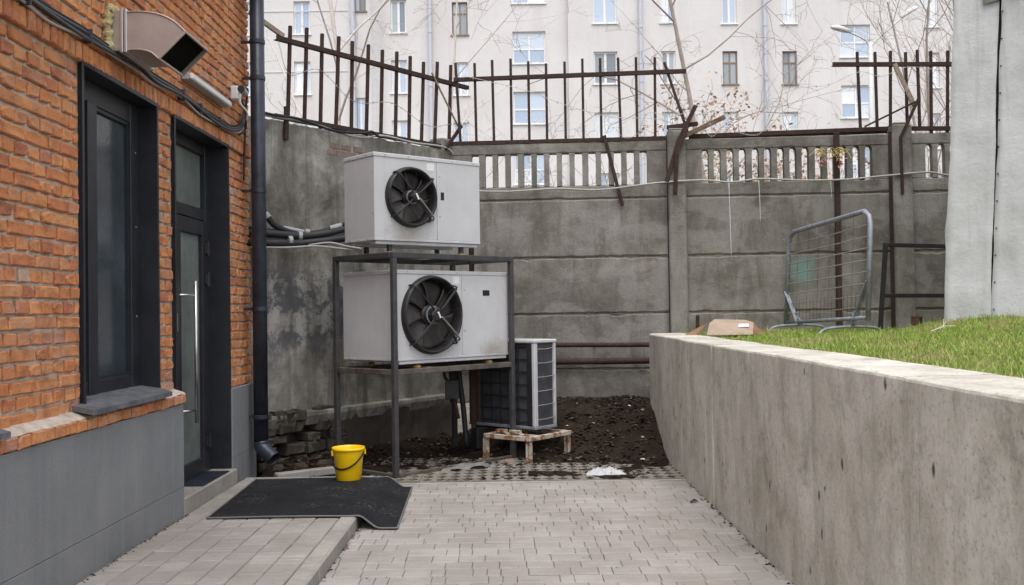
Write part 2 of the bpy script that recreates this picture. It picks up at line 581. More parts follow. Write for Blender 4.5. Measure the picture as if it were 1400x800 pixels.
M['tape'] = plain('grey_tape', (0.34, 0.34, 0.35), 0.5, 0.4)
M['wrap'] = plain('dirty_plastic_wrap', (0.17, 0.165, 0.16), 0.5, 0.4)
M['white_plastic'] = plain('white_plastic', (0.70, 0.70, 0.70), 0.4, 0.45)
M['grey_plastic'] = plain('grey_plastic', (0.34, 0.34, 0.35), 0.45, 0.4)
M['black_paint'] = painted('black_paint', (0.022, 0.021, 0.022), (0.014, 0.013, 0.014), 0.5, 0.35, 12)
M['galv'] = painted('galvanised_tube', (0.30, 0.32, 0.36), (0.18, 0.195, 0.23), 0.5, 0.5, 16, (0.15, 0.10, 0.07), 0.66, 0.35)
M['wire'] = plain('pale_wire', (0.40, 0.38, 0.36), 0.5, 0.5, 0.5)
M['rust_wire'] = plain('rusty_wire', (0.10, 0.065, 0.05), 0.8, 0.2)


def cabinet_mat(name, base, seedz, mud=None):
    m = NM(name, 0.5, 0.4)
    v = m.pos(space='object')
    c = m.ramp(m.noise(v, 3.0, 6, 0.65), [(0.3, tuple(x * 0.86 for x in base)), (0.7, base)])
    # run-off dirt: vertical streaks, and grime speckles
    st = m.noise(m.pos((14, 14, 0.9), (seedz, 0, 0), 'object'), 1.0, 6, 0.7, 0.8)
    c = m.mix(m.ramp(st, [(0.60, 0.0), (0.78, 0.4)]), c, (0.28, 0.255, 0.225))
    c = m.mix(m.ramp(m.noise(v, 190, 2, 0.5), [(0.30, 0.22), (0.45, 0.0)]), c, (0.30, 0.295, 0.295))
    if mud:
        d = m.n('ShaderNodeVectorMath', operation='DISTANCE'); m.set(d.inputs[0], m.pos((1, 1, 2.2), None, 'object')); d.inputs[1].default_value = (mud[0], 0, mud[1] * 2.2)
        k = m.math('ADD', d.outputs['Value'], m.math('MULTIPLY', m.math('SUBTRACT', m.noise(v, 9, 7, 0.75), 0.5), 0.45))
        c = m.mix(m.ramp(k, [(0.03, 0.7), (0.27, 0.0)]), c, (0.25, 0.215, 0.175))
    rs_ = m.ramp(m.noise(m.pos((30, 30, 2.2), (seedz, 3, 1), 'object'), 1.0, 5, 0.7, 0.6), [(0.66, 0.0), (0.78, 0.5)])
    c = m.mix(rs_, c, (0.27, 0.19, 0.13))
    m.color(c)
    m.bump(m.noise(v, 240, 2), 0.06, 0.002)
    return m.m


M['cabinet'] = cabinet_mat('cabinet_paint', (0.505, 0.505, 0.52), 0.0, (0.35, 0.05))
M['cabinet2'] = cabinet_mat('cabinet_paint_lower', (0.515, 0.51, 0.52), 4.0, (1.28, 0.05))
M['rub_streak'] = plain('grime', (0.16, 0.14, 0.12), 0.8, 0.2)
M['blade'] = painted('fan_blade', (0.075, 0.066, 0.064), (0.040, 0.036, 0.035), 0.40, 0.5, 6, None, 0.6, 0.5, 0.04, 'object')
M['coil'] = painted('condenser_coil', (0.062, 0.064, 0.075), (0.036, 0.036, 0.042), 0.5, 0.4, 9)
M['orange_panel'] = painted('brown_panel', (0.11, 0.062, 0.038), (0.065, 0.040, 0.028), 0.8, 0.2, 8)

m = NM('duct_steel', 0.45, 0.45)
v = m.pos(space='object')
m.color(m.ramp(m.noise(v, 6, 6, 0.7), [(0.3, (0.33, 0.265, 0.245)), (0.7, (0.42, 0.35, 0.325))]))
m.p.inputs['Metallic'].default_value = 0.25
M['duct'] = m.m
m = NM('foam', 0.95, 0.1)
v = m.pos()
m.color(m.ramp(m.noise(v, 40, 5, 0.7), [(0.3, (0.36, 0.28, 0.12)), (0.7, (0.58, 0.50, 0.30))]))
m.bump(m.noise(v, 60, 4), 0.8, 0.02)
M['foam'] = m.m

m = NM('window_glass', 0.07, 0.6)
v = m.pos()
m.color(m.ramp(m.noise(v, 2.5, 5, 0.6), [(0.3, (0.022, 0.029, 0.036)), (0.7, (0.062, 0.077, 0.090))]))
m.roughness(m.ramp(m.noise(v, 30, 6, 0.75), [(0.35, 0.06), (0.7, 0.22)]))
M['glass'] = m.m
m = NM('dusty_glass', 0.2, 0.5)
v = m.pos()
m.color(m.ramp(m.noise(v, 3.5, 6, 0.65), [(0.3, (0.11, 0.125, 0.115)), (0.7, (0.19, 0.21, 0.195))]))
M['door_glass'] = m.m

m = NM('far_glass', 0.08, 0.8)
r = m.rand()
m.color(m.ramp(r, [(0.0, (0.30, 0.36, 0.45)), (0.55, (0.42, 0.48, 0.56)), (0.8, (0.52, 0.55, 0.58)), (1.0, (0.66, 0.66, 0.66))]))
m.p.inputs['Metallic'].default_value = 0.35
M['far_glass'] = m.m
m = NM('far_glass_dark', 0.1, 0.7)
m.color(m.ramp(m.rand(), [(0.0, (0.16, 0.19, 0.22)), (1.0, (0.40, 0.44, 0.46))]))
M['far_glass_dark'] = m.m
M['far_frame'] = plain('white_window_frame', (0.78, 0.78, 0.80), 0.5, 0.3)
M['far_frame_brown'] = plain('brown_window_frame', (0.26, 0.19, 0.15), 0.7, 0.3)
M['far_pipe'] = plain('pale_downpipe', (0.52, 0.55, 0.62), 0.5, 0.4)
m = NM('pale_render', 0.95, 0.15)
v = m.pos()
c = m.ramp(m.noise(v, 0.16, 7, 0.65, 0.5), [(0.3, (0.56, 0.535, 0.53)), (0.65, (0.645, 0.625, 0.625))])
st = m.noise(m.pos((0.9, 0.9, 0.06)), 1.0, 6, 0.68, 0.7)
c = m.mix(m.ramp(st, [(0.50, 0.0), (0.74, 0.55)]), c, (0.50, 0.465, 0.455))
c = m.mix(m.ramp(m.noise(v, 2.2, 6, 0.78), [(0.52, 0.0), (0.72, 0.5)]), c, (0.53, 0.50, 0.49))
m.color(c)
m.bump(m.noise(v, 5, 6, 0.7), 0.25, 0.05)
M['render'] = m.m

m = NM('yellow_plastic', 0.32, 0.5)
v = m.pos(space='object')
m.color(m.ramp(m.noise(v, 25, 6, 0.75), [(0.3, (0.80, 0.48, 0.006)), (0.5, (0.88, 0.56, 0.008))]))
M['yellow'] = m.m

m = NM('rubber_mat', 0.9, 0.12)
v = m.pos()
c = m.ramp(m.noise(v, 4, 7, 0.7), [(0.3, (0.012, 0.012, 0.014)), (0.7, (0.022, 0.022, 0.025))])
dust = m.math('MULTIPLY', m.ramp(m.noise(v, 38, 5, 0.8), [(0.56, 0.0), (0.68, 0.7)]), m.ramp(m.noise(v, 2.1, 4, 0.6), [(0.46, 0.0), (0.58, 1.0)]))
c = m.mix(dust, c, (0.26, 0.24, 0.21))
m.color(c)
vo = m.n('ShaderNodeTexVoronoi'); m.set(vo.inputs['Vector'], v); vo.inputs['Scale'].default_value = 140
m.bump(vo.outputs['Distance'], 0.5, 0.005)
M['mat'] = m.m
M['mat_edge'] = plain('mat_edging', (0.16, 0.155, 0.15), 0.8, 0.2)

m = NM('pale_sheet', 0.62, 0.35)
v = m.pos()
c = m.ramp(m.noise(v, 1.5, 7, 0.65, 0.5), [(0.3, (0.37, 0.372, 0.372)), (0.7, (0.47, 0.472, 0.475))])
st = m.noise(m.pos((6, 6, 0.4)), 1.0, 6, 0.7, 0.7)
c = m.mix(m.ramp(st, [(0.52, 0.0), (0.70, 0.55)]), c, (0.27, 0.265, 0.255))
c = m.mix(m.ramp(m.noise(v, 110, 3, 0.7), [(0.32, 0.3), (0.48, 0.0)]), c, (0.28, 0.28, 0.28))
m.color(c)
m.bump(m.mix(0.5, m.noise(v, 2.6, 4, 0.6), m.noise(v, 14, 5, 0.7)), 0.30, 0.05)
M['sheet'] = m.m

M['cardboard'] = painted('cardboard', (0.36, 0.285, 0.22), (0.29, 0.225, 0.17), 0.9, 0.1, 6)
M['cardboard_dark'] = painted('cardboard_inside', (0.24, 0.145, 0.085), (0.18, 0.10, 0.06), 0.9, 0.1, 6)
m = NM('dirty_snow', 0.8, 0.3)
v = m.pos()
m.color(m.ramp(m.noise(v, 30, 5, 0.7), [(0.3, (0.42, 0.43, 0.45)), (0.6, (0.56, 0.57, 0.59))]))
m.bump(m.noise(v, 45, 5, 0.7), 0.7, 0.02)
M['snow'] = m.m
m = NM('dead_leaf', 0.9, 0.15)
r = m.n('ShaderNodeNewGeometry').outputs['Random Per Island']
m.color(m.ramp(r, [(0.0, (0.014, 0.010, 0.008)), (0.65, (0.034, 0.025, 0.018)), (0.92, (0.085, 0.062, 0.045)), (0.99, (0.20, 0.17, 0.15)), (1.0, (0.55, 0.55, 0.55))]))
M['leaf'] = m.m
M['bark'] = painted('bark', (0.36, 0.30, 0.265), (0.26, 0.215, 0.19), 0.95, 0.1, 6)
M['bark_pale'] = painted('pale_bark', (0.60, 0.54, 0.49), (0.48, 0.42, 0.38), 0.95, 0.1, 6)
M['bark_green'] = painted('greenish_bark', (0.36, 0.34, 0.22), (0.26, 0.235, 0.15), 0.95, 0.1, 6)
m = NM('dry_leaves', 0.9, 0.1)
r = m.n('ShaderNodeNewGeometry').outputs['Random Per Island']
m.color(m.ramp(r, [(0.0, (0.28, 0.17, 0.11)), (0.6, (0.44, 0.30, 0.21)), (1.0, (0.56, 0.43, 0.32))]))
M['dry_leaves'] = m.m
M['straw'] = plain('dry_stems', (0.48, 0.36, 0.14), 0.9, 0.1)
M['pinkish'] = plain('faded_pink', (0.48, 0.24, 0.20), 0.9, 0.1)
M['lamp_grey'] = plain('lamp_paint', (0.55, 0.56, 0.56), 0.5, 0.4)
M['red_paint'] = painted('red_paint', (0.55, 0.10, 0.10), (0.44, 0.07, 0.07), 0.5, 0.4, 2)
M['teal'] = painted('teal_paint', (0.11, 0.23, 0.215), (0.15, 0.235, 0.215), 0.8, 0.2, 7)
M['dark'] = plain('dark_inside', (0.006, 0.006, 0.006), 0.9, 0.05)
M['brass'] = plain('rubber_foot', (0.30, 0.18, 0.06), 0.6, 0.3)
M['dusty_slate'] = painted('dusty_slate', (0.150, 0.152, 0.160), (0.075, 0.078, 0.088), 0.65, 0.3, 9)
M['old_brick'] = painted('dull_old_brick', (0.25, 0.185, 0.155), (0.19, 0.14, 0.118), 0.95, 0.1, 14)


def px_of(p):
    """where a point falls in the 1400 px picture, used only to rank pieces by their size in view"""
    d = Vector(p) - Vector((0, 0, 1.5))
    q = cam.matrix_basis.to_3x3().transposed() @ d
    if q.z > -0.1:
        return None
    return 700 + 1361.1 * q.x / -q.z, 400 - 1361.1 * q.y / -q.z, -q.z


def split_300(items, size, most=300):
    """(those that show largest, the rest)"""
    sc = []
    for i, it in enumerate(items):
        sc.append((size(it), i))
    sc.sort(reverse=True)
    keep = set(i for s_, i in sc[:most] if s_ > 0)
    return [it for i, it in enumerate(items) if i in keep], [it for i, it in enumerate(items) if i not in keep]


# ================================================================== THE SETTING
# far ground, one sheet to the horizon
g = MB()
g.add([(-600, -300, -0.12), (600, -300, -0.12), (600, 900, -0.12), (-600, 900, -0.12)], [(0, 1, 2, 3)])
tag(g.build('ground', M['ground']), kind='structure')

KERB_X0, KERB_X1 = -1.215, -1.10
PLAT_Y1 = 8.56          # far edge of the raised entrance paving
PAVE_Y1 = 8.72          # far edge of the lower paving
Z_PLAT = 0.085


# ---- pavers
_pav = {}


def paver_mesh(lx, ly, var, mat, key):
    k = (round(lx, 3), round(ly, 3), var, key)
    if k in _pav:
        return _pav[k]
    r_ = random.Random(hash(k[:3]) & 0xffff)
    c, t = 0.006, 0.05
    a, b = (lx / 2 - 0.0009, ly / 2 - 0.0062) if key == 'a' else (lx / 2 - 0.0030, ly / 2 - 0.0034)
    cx, cy = (0.0022, 0.010) if key == 'a' else (0.006, 0.008)
    j = lambda s_=0.0012: r_.uniform(-s_, s_)
    v = [(-a, -b, -t), (a, -b, -t), (a, b, -t), (-a, b, -t)]
    v += [(x + j(), y + j(), -c) for x, y in ((-a, -b), (a, -b), (a, b), (-a, b))]
    v += [(x + j(), y + j(), j(0.0008)) for x, y in ((-a + cx, -b + cy), (a - cx, -b + cy), (a - cx, b - cy), (-a + cx, b - cy))]
    f = [(8, 9, 10, 11)]
    for i in range(4):
        i2 = (i + 1) % 4
        f += [(i, i2, 4 + i2, 4 + i), (4 + i, 4 + i2, 8 + i2, 8 + i)]
    mb = MB(); mb.v, mb.f = v, f
    _pav[k] = mb.mesh('paver', mat)
    return _pav[k]


def lay_run(length, rr, sizes=(0.08, 0.16, 0.24), w=(0.32, 0.34, 0.34)):
    out, t = [], -rr.uniform(0, 0.2)
    while t < length:
        s_ = rr.choices(sizes, w)[0]
        a, b = max(0.0, t), min(length, t + s_)
        if b - a > 0.03:
            out.append((a, b))
        t += s_
    return out


pave = MB()
pave.add([(KERB_X1 - 0.02, -1, -0.012), (1.52, -1, -0.012), (1.52, PAVE_Y1, -0.012), (KERB_X1 - 0.02, PAVE_Y1, -0.012)], [(0, 1, 2, 3)])
paving = pave.build('paving', M['sand'])
tag(paving, kind='structure')
rr = random.Random(3)
items = []
row = 0
y = PAVE_Y1
while y > 0.8:
    for a, b in lay_run(1.50 - KERB_X1 - 0.004, rr):
        x0, x1 = KERB_X1 + 0.002 + a, KERB_X1 + 0.002 + b
        items.append(((x0 + x1) / 2, y - 0.08, x1 - x0, 0.16, rr.randrange(4), rr.gauss(0, 0.0012), rr.gauss(0, 0.004), rr.gauss(0, 0.003)))
    y -= 0.16


def paver_size(it):
    q = px_of((it[0], it[1], 0))
    if q is None or not (-20 < q[0] < 1420 and q[1] < 812):
        return 0
    if it[0] < -0.82 and 6.95 < it[1] < 8.5:
        return 0
    return it[2] / q[2] * it[3] / q[2] ** 2


big, rest = split_300(items, paver_size)
for it in big:
    me = paver_mesh(it[2], it[3], it[4], M['paver'], 'a')
    link('paver', me, paving, (it[0], it[1], it[5]), (it[6], it[7], 0))
mb = MB()
for it in rest:
    me = paver_mesh(it[2], it[3], it[4], M['paver'], 'a')
    mb.add([v.co for v in me.vertices], [tuple(p.vertices) for p in me.polygons], Matrix.Translation((it[0], it[1], it[5])))
tag(mb.build('pavers', M['paver'], paving), kind='stuff')

# raised entrance paving, its pavers in runs along the building
plat = MB()
plat.box(-2.36, KERB_X0, 0.5, PLAT_Y1, -0.1, Z_PLAT - 0.0085)
entr = plat.build('entrance_paving', M['sand'])
tag(entr, kind='structure')
cols = 7
cw = (KERB_X0 - 0.003 + 2.338) / cols
for ci in range(cols):
    for a, b in lay_run(PLAT_Y1 - 2.6, rr):
        y0, y1 = 2.6 + a, 2.6 + b
        x = -2.338 + (ci + 0.5) * cw
        cy = (y0 + y1) / 2
        me = paver_mesh(cw, round(y1 - y0, 2), rr.randrange(3), M['paver2'], 'b')
        link('paver', me, entr, (x, cy, Z_PLAT + rr.gauss(0, 0.0015)), (rr.gauss(0, 0.004), rr.gauss(0, 0.004), 0))

# kerbs: along the step and behind the mat
kerb = empty('kerb', (-1.16, 5.0, 0), kind='structure')
y = 0.6
while y < PLAT_Y1 - 0.02:
    y1 = min(y + 1.0, PLAT_Y1 + 0.11)
    MB().box(KERB_X0, KERB_X1, y + 0.003, y1 - 0.003, -0.12, Z_PLAT + 0.006 + rng.gauss(0, 0.001), None, 0.012).build('kerb_stone', M['kerb'], kerb, world=True)
    y += 1.0
x = -2.33
while x < KERB_X0 - 0.05:
    x1 = min(x + 0.56, KERB_X0 - 0.004)
    MB().box(x + 0.002, x1 - 0.002, PLAT_Y1 + 0.004, PLAT_Y1 + 0.10, -0.12, Z_PLAT + 0.004 + rng.gauss(0, 0.001), None, 0.010).build('kerb_stone', M['kerb'], kerb, world=True)
    x += 0.56
# thin concrete edging where the lower paving stops
MB().box(KERB_X1 + 0.004, 1.498, PAVE_Y1 + 0.003, PAVE_Y1 + 0.045, -0.1, 0.004, None, 0.005).build('edging_strip', M['kerb'], kerb, world=True)


# ---- soil of the planting corner, climbing to a heap under the fence
def wall_y(x):
    """front of the yard walls"""
    if x < -0.76:
        return 9.45 + (x + 2.4) / 0.57229 * 0.82005
    return 11.8 + (x + 0.76) * (-0.35 / 5.18)


_h = {}


def hash2(i, j):
    k = (i, j)
    if k not in _h:
        _h[k] = random.Random(i * 7919 + j * 104729 + 5).uniform(-1, 1)
    return _h[k]


def vnoise(x, y):
    i, j = math.floor(x), math.floor(y)
    fx, fy = x - i, y - j
    fx, fy = fx * fx * (3 - 2 * fx), fy * fy * (3 - 2 * fy)
    a = hash2(i, j) * (1 - fx) + hash2(i + 1, j) * fx
    b = hash2(i, j + 1) * (1 - fx) + hash2(i + 1, j + 1) * fx
    return a * (1 - fy) + b * fy


def fbm(x, y, o=4):
    s_, a = 0, 0.5
    for k in range(o):
        s_ += a * vnoise(x * 2 ** k + 13 * k, y * 2 ** k - 7 * k)
        a *= 0.5
    return s_


def soil_z(x, y):
    m_ = sstep(9.95, 11.45, y + 0.35 * sstep(0.2, 1.4, x) + 0.18 * fbm(x * 1.5, y * 1.5)) * sstep(-0.9, 0.5, x)
    z = 0.46 * m_
    d = wall_y(x) - y
    if x < -0.76:
        z += 0.07 * sstep(0.5, 0.05, d)
    latt = sstep(10.25, 9.95, y + 0.35 * sstep(-0.1, 0.4, x))            # the lattice strip stays nearly flat
    z += (0.030 * fbm(x * 5, y * 5, 5)) * (1 - 0.65 * latt) + 0.012 * sstep(9.0, 9.8, y)
    z -= (0.016 - 0.030 * sstep(0.05, 0.35, fbm(x * 2.3 + 3, y * 2.3))) * latt
    return z


mb = MB()
nx, ny = 130, 130
P = []
for i in range(nx + 1):
    x = -2.34 + i * (1.56 + 2.34) / nx
    rowp = []
    yb = wall_y(x) + 0.06
    for j in range(ny + 1):
        y = (PLAT_Y1 + 0.1 if x < KERB_X1 else PAVE_Y1 + 0.05) + j / ny * (yb - (PLAT_Y1 + 0.1 if x < KERB_X1 else PAVE_Y1 + 0.05))
        rowp.append((x, y, soil_z(x, y)))
    P.append(rowp)
mb.grid(P)
mb.f = [f[::-1] for f in mb.f]
soil = mb.build('soil', M['soil'], smooth=True)
tag(soil, kind='structure')

# lattice slabs let into the soil: rows of lozenge holes
def lattice_mesh():
    mb = MB()
    nx_, ny_, sx, sy = 4, 3, 0.12, 0.16
    t = 0.03
    for i in range(nx_):
        for j in range(ny_):
            cx, cy = (i + 0.5) * sx, (j + 0.5) * sy
            h, k_ = sx / 2, sy / 2
            hole = []
            for k in range(8):
                an = k * math.pi / 4
                rr_ = 1.0 if k % 2 == 0 else 0.74
                hole.append((cx + 0.052 * rr_ * math.cos(an), cy + 0.073 * rr_ * math.sin(an)))
            sq = [(cx + h, cy), (cx + h, cy + k_), (cx, cy + k_), (cx - h, cy + k_), (cx - h, cy), (cx - h, cy - k_), (cx, cy - k_), (cx + h, cy - k_)]
            v = [(x, y, 0) for x, y in sq] + [(x, y, 0) for x, y in hole] + [(x, y, -t) for x, y in hole]
            f = []
            for k in range(8):
                k2 = (k + 1) % 8
                f.append((k, k2, 8 + k2, 8 + k))
                f.append((8 + k, 8 + k2, 16 + k2, 16 + k))
            mb.add(v, f)
    w, w2 = nx_ * sx, ny_ * sy
    mb.add([(0, 0, 0), (w, 0, 0), (w, w2, 0), (0, w2, 0), (0, 0, -t), (w, 0, -t), (w, w2, -t), (0, w2, -t)],
           [(1, 0, 4, 5), (2, 1, 5, 6), (3, 2, 6, 7), (0, 3, 7, 4)])
    return mb.mesh('lattice_slab', M['lattice'])


lat = lattice_mesh()
for i in range(6):
    for j in range(3 if i < 3 else 2):
        o = link('lattice_slab', lat, soil, (-1.32 + i * 0.482 - (0.0 if j == 0 else 0.0), PAVE_Y1 + 0.05 + j * 0.482, 0.013 + rng.gauss(0, 0.002)), (rng.gauss(0, 0.006), rng.gauss(0, 0.006), 0))

# leaf litter and crumbs on the soil, too small to pick apart
mb = MB()
for k in range(4200):
    x = rng.uniform(-2.2, 1.48)
    y = rng.uniform(PAVE_Y1 + 0.06, wall_y(x) - 0.03)
    if x < KERB_X1 and y < PLAT_Y1 + 0.2: continue
    dens = 0.30 if y < 9.6 else 1.0
    if rng.random() > dens * (0.35 + 1.2 * sstep(-0.25, 0.3, fbm(x * 2.7, y * 2.7 + 8))): continue
    z = soil_z(x, y) + (0.012 if y < 9.75 else 0.006)
    s_ = rng.uniform(0.008, 0.030)
    q = Matrix.Translation((x, y, z + 0.004)) @ Matrix.Rotation(rng.uniform(0, 6.28), 4, 'Z') @ Matrix.Rotation(rng.uniform(-0.7, 0.7), 4, 'X')
    mb.add([(-s_, -s_ * .55, 0), (s_ * .2, -s_ * .7, .006), (s_, 0, 0), (s_ * .1, s_ * .6, .006), (-s_ * .8, s_ * .4, -.002)], [(0, 1, 2, 3, 4)], q)
tag(mb.build('leaf_litter', M['leaf'], solid=0.001), label='brown dead leaves and crumbs scattered on the dark soil', cat='leaf litter', kind='stuff')

# grit swept against the edges of the paving and over the mat
mb = MB()
def crumb(x, y, z, s_):
    q = Matrix.Translation((x, y, z)) @ Matrix.Rotation(rng.uniform(0, 6.28), 4, 'Z')
    mb.add([(-s_, -s_ * .5, 0), (s_ * .8, -s_ * .6, 0), (s_, s_ * .5, 0), (-s_ * .6, s_ * .7, 0), (0, 0, s_ * .8)], [(0, 1, 4), (1, 2, 4), (2, 3, 4), (3, 0, 4)], q)
for k in range(200):
    crumb(1.497 - abs(rng.gauss(0, 0.018)), rng.uniform(4.5, 8.7), 0.001, rng.choice([0.003, 0.004, 0.005, 0.006, 0.012]))
for k in range(150):
    crumb(-2.335 + abs(rng.gauss(0, 0.015)), rng.uniform(4.4, 7.1), Z_PLAT, rng.uniform(0.003, 0.009))
for k in range(90):
    crumb(KERB_X1 + 0.004 + abs(rng.gauss(0, 0.012)), rng.uniform(4.6, 6.9), 0.001, rng.uniform(0.003, 0.009))
for k in range(130):
    crumb(rng.uniform(-1.0, 1.45), rng.uniform(4.8, 8.65), 0.001, rng.uniform(0.002, 0.006))
tag(mb.build('grit', M['leaf']), label='fine grit and crumbs along the edges of the grey paving', cat='grit', kind='stuff')


# ---- lawn behind the retaining wall
LX0, LX1, LY0, LY1 = 1.86, 11.0, 0.6, 11.72


def lawn_z(x, y):
    z = 1.19 + 0.03 * sstep(1.9, 2.6, x) + 0.02 * fbm(x * 1.3, y * 1.3)
    hump = math.exp(-((x - 4.35) / 0.80) ** 2 - ((y - 8.75) / 1.0) ** 2)
    z += 0.12 * hump + 0.08 * sstep(3.0, 5.2, x) * sstep(2.0, 6.0, y) * sstep(10.6, 9.0, y)
    z += 0.035 * fbm(x * 3.1 + 4, y * 3.1, 4) * sstep(2.0, 2.5, x)
    return z


mb = MB()
P = []
for i in range(91):
    x = LX0 + (LX1 - LX0) * (i / 90) ** 1.5
    P.append([(x, LY0 + (LY1 - LY0) * j / 110, lawn_z(x, LY0 + (LY1 - LY0) * j / 110)) for j in range(111)])
mb.grid(P)
mb.f = [f[::-1] for f in mb.f]
tag(mb.build('lawn', M['lawn_soil'], smooth=True), kind='structure')

# grass: blades, nobody could count them
N = 200000
xs = 1.872 + (6.6 - 1.872) * nrg.random(N) ** 1.25
ys = 2.4 + (11.5 - 2.4) * nrg.random(N)
keep = nrg.random(N) < np.clip(1.15 - (ys - 4) * 0.045, 0.5, 1)
xs, ys = xs[keep], ys[keep]
vv, ff = [], []
for x, y in zip(xs.tolist(), ys.tolist()):
    z = lawn_z(x, y)
    cl = fbm(x * 2.2 + 9, y * 2.2, 3)
    if cl < -0.12 and rng.random() < 0.8: continue
    q_ = rng.random()
    h = (rng.uniform(0.008, 0.022) if q_ < 0.82 else (rng.uniform(0.022, 0.040) if q_ < 0.98 else rng.uniform(0.04, 0.075))) * (1.0 + 1.2 * max(0, cl)) * (1.5 if (x > 3.5 and 8.0 < y < 9.4 and rng.random() < 0.4) else 1)
    a = rng.uniform(0, 6.283)
    w = rng.uniform(0.0018, 0.0036)
    bx, by = math.cos(a) * w, math.sin(a) * w
    la, ll = rng.uniform(0, 6.283), h * rng.uniform(0.15, 1.0)
    tx, ty = math.cos(la) * ll, math.sin(la) * ll
    b = len(vv)
    vv += [(x - bx, y - by, z - 0.004), (x + bx, y + by, z - 0.004), (x + bx * .6 + tx * .4, y + by * .6 + ty * .4, z + h * .62), (x - bx * .6 + tx * .4, y - by * .6 + ty * .4, z + h * .62), (x + tx, y + ty, z + h)]
    ff += [(b, b + 1, b + 2, b + 3), (b + 3, b + 2, b + 4)]
mb = MB(); mb.v, mb.f = vv, ff
tag(mb.build('grass', M['grass']), label='short bright green grass behind the concrete retaining wall', cat='grass', kind='stuff')

# ---- retaining wall, cast in sections
rw = empty('retaining_wall', (1.7, 6.0, 0), label='low grey concrete retaining wall holding up the grassy lawn', cat='wall')
cuts = [1.2, 3.87, 5.04, 6.34, 7.55, 8.88, 11.12]
for a, b in zip(cuts, cuts[1:]):
    mb = MB()
    n = max(8, int((b - a) / 0.08))
    prof_n = 0
    P = []
    for i in range(n + 1):
        y = a + 0.0028 + (b - a - 0.0056) * i / n
        wv = 0.004 * fbm(y * 2.1, 3.3) + 0.002 * hash2(int(y * 12), 77)
        tz = 1.222 + 0.002 * hash2(int(a * 10), 4) + 0.006 * fbm(y * 1.4, 9.1)
        bk = 1.90 + 0.008 * fbm(y * 1.9, 5)
        x0 = 1.5 + wv + 0.004 * hash2(int(a * 10), 3) + (0.006 if i in (0, n) else 0)
        end = sstep(11.0, 11.12, y) * 0.06
        P.append([(x0 + end, y, -0.12), (x0 + end, y, 0.4), (x0 + end, y, 0.8), (x0 + end + .001, y, tz - 0.014), (x0 + end + 0.004 + 0.003 * abs(hash2(i, int(a * 9))), y, tz - 0.004), (x0 + end + 0.016, y, tz), (bk - 0.02, y, tz + 0.002), (bk, y, tz - 0.012), (bk, y, -0.12)])
    mb.grid(P)
    m0 = len(P[0])
    mb.f.append(tuple(range(m0)))
    mb.f.append(tuple(n * m0 + k for k in range(m0))[::-1])
    mb.build('wall_section', M['wall_conc'], rw, world=True)


# ================================================================== BRICK BUILDING
BX = -2.42                    # plane of the brick faces
bb = empty('brick_building', (-2.6, 6.0, 0), label='orange brick building with grey plinth, dark window and glazed door', cat='building')
WIN = (5.60, 6.76, 0.98, 2.93)
DOOR = (7.13, 8.46, 0.0, 2.93)
WIN0 = (3.30, 4.52, 0.98, 2.93)       # the window beyond the picture's edge, only its sill end shows
BY0, BY1, BZ1 = 1.5, 9.23, 4.78
mb = MB()
for a, b, c, d in holes_sheet(BY0, BY1, 0.0, BZ1, [WIN, DOOR, WIN0]):
    x = BX - 0.017
    mb.add([(x, a, c), (x, b, c), (x, b, d), (x, a, d)], [(0, 1, 2, 3)])
x0, x1 = BX - 0.017, -9.0
mb.add([(x0, BY1, 0), (x1, BY1, 0), (x1, BY1, BZ1), (x0, BY1, BZ1)], [(0, 1, 2, 3)])
mb.add([(x0, BY0, 0), (x1, BY0, 0), (x1, BY0, BZ1), (x0, BY0, BZ1)], [(3, 2, 1, 0)])
mb.add([(x1, BY0, 0), (x1, BY1, 0), (x1, BY1, BZ1), (x1, BY0, BZ1)], [(3, 2, 1, 0)])
mb.add([(x0, BY0, BZ1), (x1, BY0, BZ1), (x1, BY1, BZ1), (x0, BY1, BZ1)], [(3, 2, 1, 0)])
mb.build('wall', M['mortar'], bb, world=True)
MB().box(-9.05, BX + 0.16, BY0 - 0.1, BY1 + 0.1, BZ1 + 0.003, BZ1 + 0.10, None, 0.01).build('roof_edge', M['slate'], bb, world=True)

_br = {}


def brick_mesh(ly, lz, var, depth=0.05):
    k = (round(ly, 2), round(lz, 3), var)
    if k in _br:
        return _br[k]
    r_ = random.Random(hash(k) & 0xfffff)
    c = 0.007
    a, b = k[0] / 2 - 0.0082, lz / 2 - 0.0072
    pts = [(-a, -b), (0, -b), (a, -b), (a, 0), (a, b), (0, b), (-a, b), (-a, 0)]
    j = lambda s_: r_.uniform(-s_, s_)
    ring0, ring1, ring2 = [], [], []
    for i, (y, z) in enumerate(pts):
        dy, dz = j(0.0028), j(0.0024)
        if i % 2 == 0 and r_.random() < 0.22:                     # knocked-off corner
            dy -= math.copysign(r_.uniform(0.006, 0.016), y)
            dz -= math.copysign(r_.uniform(0.003, 0.010), z)
        ring0.append((-depth, y, z))
        ring1.append((-c - abs(j(0.003)), y + dy, z + dz))
        iy = -math.copysign(c, y) if y else 0
        iz = -math.copysign(c, z) if z else 0
        ring2.append((j(0.0022), y + dy + iy, z + dz + iz))
    v = ring0 + ring1 + ring2
    f = [tuple(range(16, 24))]
    for i in range(8):
        i2 = (i + 1) % 8
        f += [(i, i2, 8 + i2, 8 + i), (8 + i, 8 + i2, 16 + i2, 16 + i)]
    mb = MB(); mb.v, mb.f = v, f
    _br[k] = mb.mesh('brick', M['brick'])
    return _br[k]


bricks = []      # x, y, z, ly, lz, var, rx, ry


